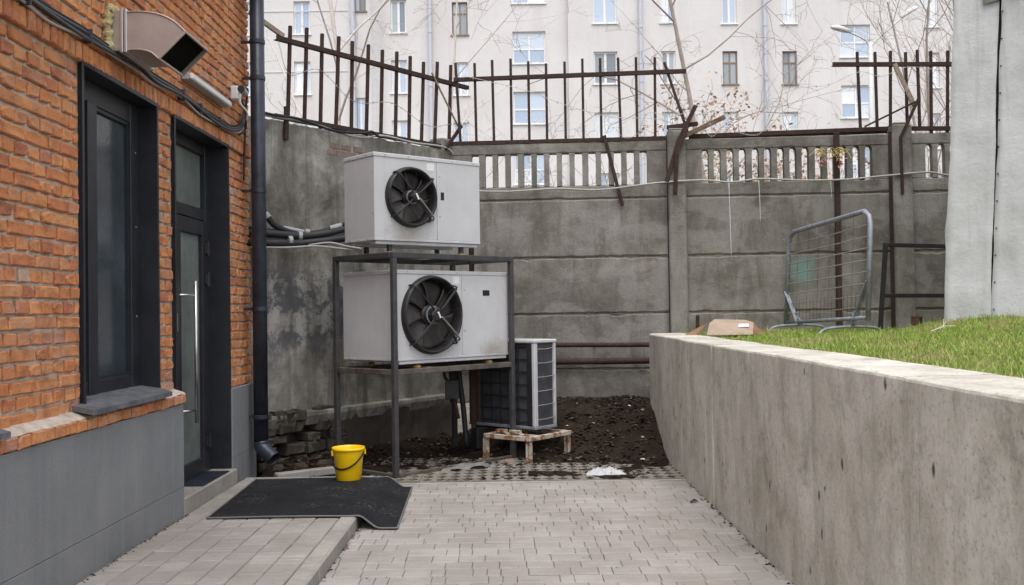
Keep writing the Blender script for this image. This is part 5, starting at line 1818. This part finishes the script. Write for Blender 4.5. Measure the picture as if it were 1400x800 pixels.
mb.build('support_pads', M['white_rust'], sg)['kind'] = 'stuff'

# ================================================================== BUCKET, MAT, SMALL THINGS
ZM = Z_PLAT + 0.016
bk = empty('bucket', (-1.398, 8.41, ZM), 0, 'yellow plastic bucket with a black handle standing on the mat', 'bucket')
mb = MB()
mb.lathe([(0.0, 0.004), (0.098, 0.004), (0.101, 0.0), (0.104, 0.004), (0.128, 0.245), (0.129, 0.248), (0.138, 0.250), (0.140, 0.256), (0.139, 0.270), (0.136, 0.273), (0.131, 0.270), (0.126, 0.25), (0.101, 0.012), (0.0, 0.010)], 48)
mb.build('bucket_body', M['yellow'], bk, smooth=True, bevel=0)
for sx in (-1, 1):
    mb = MB(); mb.box(sx * 0.137 - 0.008, sx * 0.137 + 0.008, -0.022, 0.022, 0.205, 0.25, None, 0.004); mb.build('handle_lug', M['yellow'], bk, rot=(0, 0, R(20)))
hd = []
for i in range(25):
    a = math.pi * i / 24
    hd.append((0.148 * math.cos(a), -0.152 * math.sin(a) * 0.78, 0.232 - 0.155 * math.sin(a) ** 1.0 * 0.85))
mb = MB()
for a, b in zip(hd, hd[1:]):
    pass
n = len(hd)
vv = []
for p in hd:
    q = Vector(p)
    o_ = Vector((q.x, q.y, 0)).normalized()
    dn = Vector((0, 0, 1))
    vv += [q - o_ * 0.003 - dn * 0.008, q + o_ * 0.003 - dn * 0.008, q + o_ * 0.003 + dn * 0.008, q - o_ * 0.003 + dn * 0.008]
ff = []
for i in range(n - 1):
    for j in range(4):
        j2 = (j + 1) % 4
        ff.append((i * 4 + j, i * 4 + j2, (i + 1) * 4 + j2, (i + 1) * 4 + j))
mb.add(vv, ff)
mb.build('handle', M['black'], bk, rot=(0, 0, R(-24)))

# mat draped over the step
rm = empty('rubber_mat', (-1.5, 7.7, Z_PLAT), 0, 'black rubber mat lying over the step in front of the door', 'mat')


def mat_point(u, v_):
    """u across (0..1), v_ along"""
    xl = -2.135 - 0.07 * v_
    x = xl + (-0.815 + 0.06 * (1 - v_) - 0.06 - xl) * u
    y = 6.92 + v_ * (8.50 - 6.92) - 0.03 * u * (1 - v_) + 0.02 * math.sin(u * 3)
    z = Z_PLAT + 0.009
    d = x - (KERB_X1 + 0.012)
    z = Z_PLAT + 0.010 - (Z_PLAT - 0.002) * sstep(0.0, 0.155, d)
    z += 0.004 * sstep(-0.06, 0.0, d) * sstep(0.05, 0.0, d)
    z += 0.0025 * (fbm(x * 3, y * 3, 3) + 0.4)
    return x, y, z


mb = MB()
P = [[mat_point(i / 70, j / 34) for j in range(35)] for i in range(71)]
mb.grid(P)
mb.f = [f[::-1] for f in mb.f]
mb.build('mat_sheet', M['mat'], rm, world=True, smooth=True, solid=0.006)
for e in ([mat_point(i / 70, 0) for i in range(71)], [mat_point(1, j / 34) for j in range(35)], [mat_point(0, j / 34) for j in range(35)], [mat_point(i / 70, 1) for i in range(71)]):
    mb = MB(); mb.tube([(x, y, z + 0.001) for x, y, z in e], 0.0065, 6); mb.build('edging', M['mat_edge'], rm, world=True, smooth=True)

# little heap of dirty snow
mb = MB()
P = []
for i in range(33):
    row_ = []
    for j in range(17):
        u, v_ = i / 32 * 2 - 1, j / 16 * 2 - 1
        d = math.sqrt(u * u + v_ * v_)
        k = max(0.0, 1 - d ** 1.6 * (1 + 0.5 * fbm(u * 2 + 5, v_ * 2)))
        h = 0.058 * k ** 0.55 * (0.6 + 1.3 * abs(fbm(u * 3.6, v_ * 3.6 + 2, 3))) - 0.012
        row_.append((0.815 + 0.185 * u * (1 + .12 * fbm(v_ * 3, 3)), 9.07 + 0.10 * v_, h + 0.012))
    P.append(row_)
mb.grid(P)
mb.f = [f[::-1] for f in mb.f]
tag(mb.build('snow_heap', M['snow'], smooth=False), 'small heap of white snow on the lattice paving', 'snow')

# dark dry leaf on the paving
mb = MB()
mb.add([(-.035, -.02, .002), (0, -.026, .012), (.038, -.004, .004), (.012, .024, .02), (-.02, .02, .006), (0, 0, .024)], [(0, 1, 5), (1, 2, 5), (2, 3, 5), (3, 4, 5), (4, 0, 5)], Matrix.Translation((1.38, 7.72, 0.002)))
tag(mb.build('dead_leaf', M['black_rubber'], solid=0.0015), 'single dark curled leaf on the paving near the retaining wall', 'leaf')

# flattened cardboard box on the lawn edge
cb = empty('cardboard_box', (2.20, 10.25, 1.215), R(14), 'crushed brown cardboard box lying at the end of the retaining wall', 'box')
mb = MB()
mb.add([(-0.34, -0.26, 0.012), (0.14, -0.30, 0.010), (0.36, 0.10, 0.125), (0.30, 0.16, 0.15), (-0.06, 0.14, 0.165), (-0.16, 0.06, 0.125)], [(0, 1, 2, 3, 4, 5)])
mb.build('top_flap', M['cardboard'], cb, solid=0.005)
mb = MB()
mb.add([(0.14, -0.30, 0.010), (0.40, -0.06, 0.0), (0.44, 0.12, 0.0), (0.36, 0.10, 0.122)], [(0, 1, 3), (1, 2, 3)])
mb.build('side_flap', M['cardboard_dark'], cb, solid=0.005)
mb = MB()
mb.add([(-0.36, -0.05, 0.0), (-0.18, 0.07, 0.118), (-0.20, 0.16, 0.10), (-0.44, 0.06, 0.005)], [(0, 1, 2, 3)])
mb.build('torn_flap', M['cardboard_dark'], cb, solid=0.005)
mb = MB()
mb.add([(0.08, -0.10, 0.075), (0.20, -0.105, 0.077), (0.265, 0.015, 0.108), (0.15, 0.02, 0.108)], [(0, 1, 2, 3)], Matrix.Translation((0, 0, 0.008)))
mb.build('paper_label', M['white_plastic'], cb, solid=0.001)
scrap('iron_stub', 'small dark iron stub sticking up behind the cardboard box', 'iron stub', [((lx(2.10), 1.42), (lx(2.095), 1.2), (-0.5, -0.5))], 'rust_iron', 0.04, 0.03)

# ---- crowd barrier, leaning a little
pl, pr_ = Vector((3.085, 11.22, 1.29)), Vector((3.392, 9.5, 1.355))
tl, tr_ = Vector((3.130, 11.20, 2.33)), Vector((3.440, 9.5, 2.415))
bar_ = empty('mesh_barrier', (pl + pr_) / 2 - Vector((0, 0, 0.08)), 0, 'galvanised crowd barrier with wire mesh standing askew on the lawn', 'barrier')
ax = (pr_ - pl).normalized()
mb = MB()
r_ = 0.026
pts = [pl, pl + (tl - pl) * 0.86, pl + (tl - pl) * 0.95 + ax * 0.03, tl + ax * 0.12, tr_ - ax * 0.12, pr_ + (tr_ - pr_) * 0.95 - ax * 0.03, pr_ + (tr_ - pr_) * 0.86, pr_]
mb.tube(pts, r_, 12)
mb.build('tube_frame', M['galv'], bar_, world=True, smooth=True)
mb = MB(); mb.tube([pl + Vector((0, 0, 0.03)), pr_ + Vector((0, 0, 0.03))], 0.020, 10); mb.build('bottom_tube', M['galv'], bar_, world=True, smooth=True)
for i in range(1, 9):
    t = i / 9
    a = pl + (tl - pl) * (0.02 + t * 0.96); b = pr_ + (tr_ - pr_) * (0.02 + t * 0.96)
    mb = MB(); mb.tube([a, (a + b) / 2 + Vector((0.02 * math.sin(i), 0, -0.006)), b], 0.0062, 5); mb.build('mesh_wire', M['wire'], bar_, world=True)
for i in range(1, 22):
    t = i / 22
    a = pl + (pr_ - pl) * t + Vector((0, 0, 0.03)); b = tl + (tr_ - tl) * t
    h = 0.99 if i % 3 == 0 else 0.24
    mb = MB(); mb.tube([a, a + (b - a) * h], 0.0022, 4); mb.build('mesh_wire', M['rust_wire'], bar_, world=True)
for (p, s0) in ((pr_, -1), (pl, 1)):
    base_ = p + ax * s0 * 0.30
    mb = MB()
    gx = Vector((1, 0.18, 0))
    zf = lawn_z(base_.x, base_.y)
    mb.tube(smooth_path([base_ + gx * -0.36 + Vector((0, 0, zf - base_.z)), base_ + gx * -0.26 + Vector((0, 0, zf - base_.z + 0.06)), base_ + Vector((0, 0, zf - base_.z + 0.075)), base_ + gx * 0.24 + Vector((0, 0, zf - base_.z + 0.06)), base_ + gx * 0.34 + Vector((0, 0, zf - base_.z))], 5), 0.014, 8)
    mb.bar(base_ + Vector((0, 0, zf - base_.z + 0.07)), p + Vector((0, 0, 0.38)), 0.045, 0.012)
    mb.build('foot', M['galv'], bar_, world=True)
    mb = MB(); mb.add([base_ + ax * -0.11 + Vector((0, 0, -0.02)), base_ + ax * 0.11 + Vector((0, 0, -0.02)), base_ + Vector((0, 0, 0.09))], [(0, 1, 2)]); mb.build('foot_plate', M['galv'], bar_, world=True, solid=0.012)

# ---- black steel frame behind the shed
bf = empty('black_frame', (3.8, 10.3, 1.18), 0, 'black square tube frame leaning half hidden behind the pale shed', 'frame')
zg = 1.17
for (nm, a, b) in (('upright', (3.795, 10.30, zg), (3.893, 10.34, 2.13)), ('top_bar', (3.873, 10.34, 2.128), (4.76, 10.55, 2.11)), ('middle_bar', (3.845, 10.32, 1.60), (4.70, 10.50, 1.59)), ('upright', (4.70, 10.50, zg), (4.76, 10.55, 2.13))):
    mb = MB(); mb.bar(a, b, 0.042, 0.042, 0.004); mb.build(nm, M['black_paint'], bf, world=True)

mb = MB()
zst = lawn_z(3.97, 9.8)
mb.lathe([(0.050, -0.06), (0.052, 0.11), (0.055, 0.125), (0.044, 0.125), (0.040, 0.02), (0.0, 0.02)], 16, Matrix.Translation((3.97, 9.8, zst)) @ Matrix.Rotation(R(4), 4, 'Y'))
tag(mb.build('pipe_stub', M['rust_iron'] if False else M['orange_panel'], smooth=False), 'short rusty pipe stub sticking out of the grass', 'pipe stub')

# dry twigs lying on the hump of grass
for k, (x, y, a, lab) in enumerate([(3.55, 8.2, 0.5, 'pale dry twig lying on the grass left of the shed'), (4.45, 7.6, 2.2, 'pale dry twig lying on the grass in front of the shed')]):
    z = lawn_z(x, y) + 0.035
    mb = MB()
    d = Vector((math.cos(a), math.sin(a), 0.12))
    p = Vector((x, y, z))
    mb.tube([p - d * .16, p + Vector((0, 0, .02)), p + d * .15], [0.004, 0.004, 0.002], 5)
    mb.tube([p, p + d * .06 + Vector((-.03, .03, .07))], [0.003, 0.0015], 5)
    mb.tube([p - d * .05, p - d * .03 + Vector((.05, .02, .06))], [0.003, 0.0015], 5)
    tag(mb.build('twig', M['bark_pale']), lab, 'twig')

# ---- shed clad in pale sheets
sh = empty('sheet_shed', (4.6, 9.0, 1.2), 0, 'tall shed clad in pale grey dented sheets with a dark seam', 'shed')
P0 = Vector((3.915, 9.02, 0)); DV = Vector((0.902, -0.432, 0)); NV = Vector((0.432, 0.902, 0))


def sheet_pt(u, z, d=0.0, seed=0.0):
    lean = 0.05 * (z - 1.4)
    k = 0.050 * fbm(u * 1.9 + seed, z * 1.1 + seed, 4) + 0.022 * fbm(u * 5 + seed, z * 2.6, 3)
    return P0 + DV * (u + lean * 0.95) + NV * (d + k + 0.02 * lean) + Vector((0, 0, z))


for (u0, u1, z0, z1, sd, d) in ((0.0, 0.372, 1.16, 5.4, 1.0, 0.0), (0.388, 1.55, 1.12, 5.4, 4.0, 0.006), (1.56, 2.7, 1.1, 5.4, 9.0, 0.0)):
    mb = MB()
    nu, nz = max(6, int((u1 - u0) / 0.05)), 80
    P = []
    for i in range(nu + 1):
        t = i / nu
        rowp = []
        for j in range(nz + 1):
            z = z0 + (z1 - z0) * j / nz
            w_ = 0.0
            if i == 0: w_ = (0.016 if u0 == 0 else 0.030) * fbm(z * 1.4, sd, 5) - (0.012 * math.exp(-((z - 2.15) / 0.12) ** 2) if u0 == 0 else 0)
            if i == nu: w_ = 0.030 * fbm(z * 1.1 + 3, sd, 5)
            curl = -0.018 * math.exp(-(t * (u1 - u0) / 0.04) ** 2) - 0.012 * math.exp(-((1 - t) * (u1 - u0) / 0.03) ** 2)
            rowp.append(sheet_pt(u0 + (u1 - u0) * t + w_, z, d + curl, sd))
        P.append(rowp)
    mb.grid(P)
    mb.build('cladding_sheet', M['sheet'], sh, world=True, smooth=True, solid=0.006)
# overlapped piece high up beside the seam
mb = MB()
P = [[sheet_pt(0.24 + 0.55 * i / 8, 4.17 + 0.10 * (i / 8) + 1.2 * j / 10, -0.035, 2.0) for j in range(11)] for i in range(9)]
mb.grid(P); mb.build('cladding_sheet', M['sheet'], sh, world=True, smooth=True, solid=0.006)
mb = MB()
c4 = [P0 + DV * 0.06 + NV * 0.06, P0 + DV * 2.65 + NV * 0.06, P0 + DV * 2.65 + NV * 1.0, P0 + DV * 0.10 + NV * 1.0]
v = [(p.x, p.y, 1.0) for p in c4] + [(p.x + 0.19, p.y - 0.06, 5.35) for p in c4]
mb.add(v, [(0, 1, 5, 4), (1, 2, 6, 5), (2, 3, 7, 6), (3, 0, 4, 7), (4, 5, 6, 7)])
mb.build('shed_core', M['black_paint'], sh, world=True)
mb = MB()
for k in range(16):
    z = 1.35 + k * 0.24
    p = sheet_pt(0.015, z, -0.004, 1.0)
    mb.tube([p, p - NV * 0.008], 0.007, 7)
    p = sheet_pt(0.40, z + 0.1, -0.012, 4.0)
    mb.tube([p, p - NV * 0.008], 0.007, 7)
mb.build('screw_heads', M['rust_iron'], sh, world=True)['kind'] = 'stuff'

# ================================================================== BEYOND THE FENCE
AY = 55.0
ab = empty('apartment_building', (6, AY, 0), 0, 'large pale rendered apartment building rising behind the fence', 'building')
fl = 3.36
WINS = []     # x0, x1, z0, z1, style


def column(x0, x1, ztop, h, styles, zoff=0.0):
    for i, st in enumerate(styles):
        z0 = ztop - i * fl
        if z0 < 0.8: break
        WINS.append((x0, x1, z0, z0 + h, st))


W, Bn = 'white', 'brown'
column(-18.2, -17.3, 20.37, 1.85, [W, Bn, W, W, Bn, W])
column(-15.0, -14.1, 20.37, 1.85, [Bn, W, W, Bn, W, W])
column(-11.9, -11.0, 20.37, 1.85, [W, W, W, W, W, W])
column(-8.56, -7.89, 18.25, 1.9, [Bn, None, W, W, W])
WINS[:] = [w for w in WINS if w[4]]
column(-6.52, -5.65, 20.37, 1.85, [W, 'pale', W, W, W, W])
column(-3.11, -2.24, 20.2, 1.85, [Bn, Bn, W, W, W, W])
column(0.23, 2.07, 18.55, 1.80, ['tall', 'tall', 'tall', 'tall', 'tall'])
column(4.69, 6.0, 17.27, 1.80, [W, 'pale', W, W, W])
column(8.42, 9.2, 17.25, 1.80, [W, 'pale', W, W, W])
column(11.80, 12.62, 17.15, 1.85, [W, Bn, W, W, W])
column(15.1, 15.9, 17.10, 1.85, [W, Bn, W, W, W])
column(18.3, 19.96, 18.56, 1.80, ['tall', 'tall', 'tall', 'tall', 'tall'])
column(23.05, 23.75, 16.8, 1.95, [W, W, W, W, W])
column(26.6, 27.4, 16.8, 1.95, [W, Bn, W, W, W])
column(30.0, 30.8, 16.8, 1.95, [W, W, W, W, W])
holes = [(w[0], w[1], w[2], w[3]) for w in WINS]
mb = MB()
for (a, b, c, d) in holes_sheet(-24.0, 36.0, -0.12, 26.0, holes, (3.3,)):
    yy = AY if (a + b) / 2 < 3.3 else AY - 0.35
    mb.add([(a, yy, c), (b, yy, c), (b, yy, d), (a, yy, d)], [(0, 1, 2, 3)])
mb.add([(3.3, AY, -0.12), (3.3, AY - 0.35, -0.12), (3.3, AY - 0.35, 26), (3.3, AY, 26)], [(0, 1, 2, 3)])
mb.add([(-24, AY + 12, -0.12), (-24, AY, -0.12), (-24, AY, 26), (-24, AY + 12, 26)], [(0, 1, 2, 3)])
mb.add([(36, AY - .35, -0.12), (36, AY + 12, -0.12), (36, AY + 12, 26), (36, AY - .35, 26)], [(0, 1, 2, 3)])
for (a, b, c, d) in holes:      # reveals
    yy = AY if a < 3.3 else AY - 0.35
    y2 = yy + 0.22
    mb.add([(a, yy, c), (b, yy, c), (b, yy, d), (a, yy, d), (a, y2, c), (b, y2, c), (b, y2, d), (a, y2, d)], [(0, 4, 7, 3), (1, 2, 6, 5), (3, 7, 6, 2), (0, 1, 5, 4)])
mb.build('wall', M['render'], ab, world=True)
for (a, b, c, d, st) in WINS:
    yy = (AY if a < 3.3 else AY - 0.35) + 0.12
    fm = M['far_frame_brown'] if st == Bn else M['far_frame']
    t = 0.09 if st != Bn else 0.075
    mb = MB()
    mb.box(a, a + t, yy, yy + 0.08, c, d); mb.box(b - t, b, yy, yy + 0.08, c, d)
    mb.box(a + t, b - t, yy, yy + 0.08, c, c + t); mb.box(a + t, b - t, yy, yy + 0.08, d - t, d)
    mx = (a + b) / 2
    panes = []
    if st == 'tall':
        zc = c + (d - c) * 0.46
        mb.box(mx - t / 2, mx + t / 2, yy, yy + 0.08, c + t, d - t)
        mb.box(a + t, mx - t / 2, yy, yy + 0.08, zc - t / 2, zc + t / 2); mb.box(mx + t / 2, b - t, yy, yy + 0.08, zc - t / 2, zc + t / 2)
        panes = [(a + t, mx - t / 2, c + t, zc - t / 2), (mx + t / 2, b - t, c + t, zc - t / 2), (a + t, mx - t / 2, zc + t / 2, d - t), (mx + t / 2, b - t, zc + t / 2, d - t)]
    elif st == Bn:
        zc = c + (d - c) * 0.66
        mb.box(mx - t / 2, mx + t / 2, yy, yy + 0.08, c + t, d - t)
        mb.box(a + t, mx - t / 2, yy, yy + 0.08, zc - t / 2, zc + t / 2); mb.box(mx + t / 2, b - t, yy, yy + 0.08, zc - t / 2, zc + t / 2)
        panes = [(a + t, mx - t / 2, c + t, zc - t / 2), (mx + t / 2, b - t, c + t, zc - t / 2), (a + t, mx - t / 2, zc + t / 2, d - t), (mx + t / 2, b - t, zc + t / 2, d - t)]
    else:
        mb.box(mx - t * .7, mx + t * .7, yy, yy + 0.08, c + t, d - t)
        panes = [(a + t, mx - t * .7, c + t, d - t), (mx + t * .7, b - t, c + t, d - t)]
    w_ = mb.build('window', fm, ab, world=True)
    for (p, q, r_, s0) in panes:
        MB().box(p - .005, q + .005, yy + 0.035, yy + 0.05, r_ - .005, s0 + .005).build('pane', M['far_glass_dark'] if st in (Bn, 'pale') else M['far_glass'], w_, world=True)
    MB().box(a - 0.08, b + 0.08, yy - 0.20, yy - 0.001, c - 0.05, c + 0.01).build('sill', M['far_frame'] if st != Bn else M['far_frame_brown'], w_, world=True)
for x, r_ in ((-8.6, 0.13), (-4.32, 0.10), (7.28, 0.10), (14.13, 0.10), (24.8, 0.10)):
    yy = AY if x < 3.3 else AY - 0.35
    mb = MB(); mb.tube([(x, yy - 0.2, -0.1), (x, yy - 0.2, 25.5)], r_, 10)
    for z in range(2, 25, 3):
        mb.tube([(x, yy - 0.2, z - .06), (x, yy - 0.2, z + .06)], r_ * 1.25, 10)
    mb.build('downpipe', M['far_pipe'], ab, world=True)
mb = MB()
for x in (-7.55, -6.98):
    mb.tube([(x, AY - 0.25, 3), (x, AY - 0.25, 25)], 0.018, 5)
for k in range(54):
    mb.tube([(-7.55, AY - 0.25, 3.2 + k * 0.40), (-6.98, AY - 0.25, 3.2 + k * 0.40)], 0.014, 5)
mb.build('fire_ladder', M['far_pipe'], ab, world=True)
mb = MB(); mb.box(-24.3, 36.3, AY - 0.9, AY + 12, 26.0, 26.5); mb.build('roof_cornice', M['render'], ab, world=True)
# horizontal render joints
for z in (8.2, 11.56, 14.9, 18.28):
    MB().box(-23.9, -8.9, AY - 0.03, AY - 0.002, z, z + 0.05).build('string_course', M['render'], ab, world=True)

# low red wall seen through the slots
rd = empty('red_panel_wall', (12.0, 26.0, 0), 0, 'red painted panel wall glimpsed through the slots beside the shed', 'wall')
for k in range(3):
    MB().box(10.7 + k * 1.0, 11.69 + k * 1.0, 26.0, 26.08, 0.05, 4.35, None, 0.01).build('panel', M['red_paint'], rd, world=True)
for k in range(4):
    MB().box(10.66 + k * 1.0, 10.73 + k * 1.0, 26.085, 26.15, -0.12, 4.45).build('post', M['galv'], rd, world=True)

# street lamp with two arms
la = empty('street_lamp', (10.93, 30, -0.12), 0, 'white street lamp with two curved arms behind the iron fence', 'street lamp')
mb = MB(); mb.tube([(10.93, 30, -0.12), (10.93, 30, 6), (10.96, 30, 9.45)], [0.10, 0.085, 0.06], 12); mb.build('pole', M['lamp_grey'], la, world=True, smooth=True)
for (p, tip) in (((12.0, 30.0, 10.25), (12.32, 30.0, 10.45)), ((10.25, 29.9, 9.78), (9.88, 29.9, 9.88))):
    mb = MB(); mb.tube(smooth_path([(10.96, 30, 9.3), (10.96 + (p[0] - 10.96) * 0.25, 30, 9.55 if p[0] < 11 else 9.6), p], 6), 0.028, 8); mb.build('arm', M['lamp_grey'], la, world=True, smooth=True)
    d = Vector(tip) - Vector(p)
    mb = MB()
    pa = [Vector(p) - d * 0.25 + d * (1.65 * i / 8) for i in range(9)]
    mb.tube(pa, [0.04, 0.065, 0.085, 0.105, 0.115, 0.115, 0.105, 0.075, 0.03], 12)
    mb.v = [(x, y, z if z > Vector(p).z + (x - p[0]) * d.z / d.x - 0.04 else Vector(p).z + (x - p[0]) * d.z / d.x - 0.04) for x, y, z in mb.v]
    mb.build('lamp_head', M['lamp_grey'], la, world=True, smooth=True)


# ---- bare trees
def tree(name, label, base, h, seed, mat, trunk_r, lean=(0, 0), spread=0.6, stems=1, levels=4, droop=0.0, first=0.35, nb=(5, 4, 3, 3), leaves=None, group='bare trees behind the fence', twig=0.0045, rot_r=0.74):
    r_ = random.Random(seed)
    root = empty(name, base, 0, label, 'tree' if 'tree' in name else 'shrub', group)
    tmb, cmb = MB(), MB()
    tips = []

    def grow(p, d, L, rad, lev):
        n = 6 if lev < 2 else 4
        pts, rs = [p.copy()], [rad]
        dd = d.copy()
        for i in range(n):
            wob = 0.045 if lev == 0 else 0.10 + 0.07 * lev
            dd = (dd + Vector((r_.gauss(0, wob), r_.gauss(0, wob), r_.gauss(0, wob * .6)))).normalized()
            dd.z += (0.05 if lev < 2 else -droop * 0.12 + 0.03)
            if lev >= 1: dd.z -= droop * 0.08 * i
            dd.normalize()
            pts.append(pts[-1] + dd * L / n)
            rs.append(max(twig * 0.6, rad * (1 - 0.62 * (i + 1) / n)))
        mb_ = tmb if lev == 0 else cmb
        mb_.tube(pts, rs, 8 if lev == 0 else (5 if lev < 3 else 4), caps=False)
        if lev >= levels - 1:
            tips.append(pts[-1]); tips.append(pts[len(pts) // 2])
        if lev < levels:
            k = nb[min(lev, len(nb) - 1)]
            for c in range(k):
                t = first + (1 - first) * (c + r_.uniform(0.1, 0.9)) / k if lev == 0 else r_.uniform(0.2, 1.0)
                f_ = t * n
                i = min(n - 1, int(f_))
                q = pts[i].lerp(pts[i + 1], f_ - i)
                a = r_.uniform(0, 6.283)
                axis = (pts[i + 1] - pts[i]).normalized()
                side = axis.orthogonal().normalized()
                side = (Matrix.Rotation(a, 3, axis) @ side)
                nd = (axis * (1 - spread * .55) + side * spread).normalized()
                grow(q, nd, L * r_.uniform(0.30, 0.52), max(twig, rs[i] * r_.uniform(0.34, 0.50)), lev + 1)

    for s0 in range(stems):
        d = Vector((lean[0] + (r_.gauss(0, .22) if stems > 1 else 0), lean[1] + (r_.gauss(0, .12) if stems > 1 else 0), 1)).normalized()
        grow(Vector((r_.gauss(0, .12) if stems > 1 else 0, r_.gauss(0, .1) if stems > 1 else 0, 0)), d, h * r_.uniform(0.75, 1.0) if stems > 1 else h, trunk_r, 0)
    tmb.build('trunk', mat, root, smooth=True)
    cr_ = cmb.build('crown', mat, root, smooth=True)
    if leaves:
        lm = MB()
        for p in tips:
            for k in range(3):
                s0 = r_.uniform(0.025, 0.06)
                q = Matrix.Translation(p + Vector((r_.gauss(0, .08), r_.gauss(0, .08), r_.gauss(0, .08)))) @ Matrix.Rotation(r_.uniform(0, 6), 4, 'X') @ Matrix.Rotation(r_.uniform(0, 6), 4, 'Z')
                lm.add([(-s0, 0, 0), (0, -s0 * .5, .004), (s0, 0, 0), (0, s0 * .5, .004)], [(0, 1, 2, 3)], q)
        lm.build('dry_leaves', leaves, root)
    return root


G0 = -0.12
tree('bare_tree', 'pale forked bare tree behind the left iron fence', (-4.45, 23.0, G0), 9.2, 2, M['bark_pale'], 0.10, (0.0, 0), 0.62, 1, 4, 0.0, 0.42, (6, 4, 3, 2), twig=0.005)
tree('bare_tree', 'slender bare tree whose long branches cross the narrow windows behind the left iron fence', (-1.85, 21.0, G0), 8.6, 9, M['bark_pale'], 0.05, (0.10, 0), 0.66, 1, 4, 0.05, 0.35, (6, 4, 3, 2), twig=0.0045)
tree('bare_tree', 'bare tree with drooping arched branches right of the first pillar', (3.95, 17.6, G0), 8.2, 5, M['bark'], 0.065, (-0.05, 0), 0.80, 1, 4, 0.55, 0.42, (10, 5, 3, 2), twig=0.0042)
tree('bare_shrub', 'greenish many-stemmed bare shrub behind the middle iron fence', (1.62, 16.0, G0), 4.3, 14, M['bark_green'], 0.035, (0, 0), 0.70, 5, 3, 0.2, 0.5, (5, 4, 3), group=None)
tree('dry_shrub', 'brownish shrub with withered leaves behind the fallen rail', (5.5, 20.5, G0), 5.0, 17, M['bark'], 0.035, (0, 0), 0.75, 7, 3, 0.2, 0.4, (5, 4, 3), M['dry_leaves'], group=None)
tree('bare_tree', 'tall many-stemmed bare tree next to the pale shed', (9.5, 21.5, G0), 9.8, 23, M['bark'], 0.050, (0.02, 0), 0.50, 7, 3, 0.0, 0.25, (6, 5, 3), twig=0.0042)
tree('bare_shrub', 'thin bare shrub around the foot of the street lamp', (8.0, 24.0, G0), 6.0, 31, M['bark'], 0.035, (0, 0), 0.75, 5, 3, 0.2, 0.35, (4, 3, 3), group=None, twig=0.0035)
tree('bare_shrub', 'low twiggy shrub seen through the slots of the middle panel', (0.6, 19.0, G0), 3.9, 44, M['bark'], 0.03, (0, 0), 0.7, 5, 3, 0.1, 0.3, (5, 4, 3), group=None)

# ---- odds and ends on the soil under the rack
mb = MB()
P = []
for i in range(25):
    row_ = []
    for j in range(11):
        u, v_ = i / 24 * 2 - 1, j / 10 * 2 - 1
        x = -0.42 + 0.24 * u + 0.05 * v_
        y = 9.50 + 0.11 * v_ + 0.13 * u
        e = max(0.0, 1 - max(abs(u), abs(v_)) ** 3)
        row_.append((x, y, soil_z(x, y) + 0.014 + 0.045 * e * abs(fbm(u * 4, v_ * 3 + 5, 4)) ))
    P.append(row_)
mb.grid(P); mb.f = [f[::-1] for f in mb.f]
tag(mb.build('plastic_sheet', M['wrap'], solid=0.001), 'crumpled grey plastic sheet on the ground behind the rack rail', 'plastic sheet')
mb = MB(); mb.box(-0.055, 0.055, -0.04, 0.04, 0.0, 0.05, Matrix.Translation((-0.05, 9.80, soil_z(-0.05, 9.8) - 0.005)) @ Matrix.Rotation(0.5, 4, 'Z') @ Matrix.Rotation(0.2, 4, 'X'), 0.014)
tag(mb.build('brick_fragment', M['old_brick']), 'broken reddish brick fragment at the foot of the right rack post', 'brick fragment')
mb = MB(); mb.bar((-2.12, 8.86, 0.055), (-1.62, 9.24, 0.055), 0.085, 0.07, 0.01)
tag(mb.build('concrete_block', M['kerb']), 'long narrow concrete block lying along the wall behind the bucket', 'concrete block')
mb = MB(); mb.box(-0.09, 0.09, -0.06, 0.06, 0.0, 0.22, Matrix.Translation((-0.35, 10.45, soil_z(-0.35, 10.45))) @ Matrix.Rotation(0.7, 4, 'Z'), 0.01)
tag(mb.build('electric_box', M['black_paint']), 'small dark box standing on the soil behind the rack', 'box')

mb = MB(); mb.box(0.02, 0.31, 0.66, 0.86, -0.31, -0.002, None, 0.012)
tag(mb.build('wooden_block', M['orange_panel'], loc=(0.214, 10.0, 0.30), rot=(0, 0, C3)), 'dark wooden block under the far end of the old condenser', 'block')
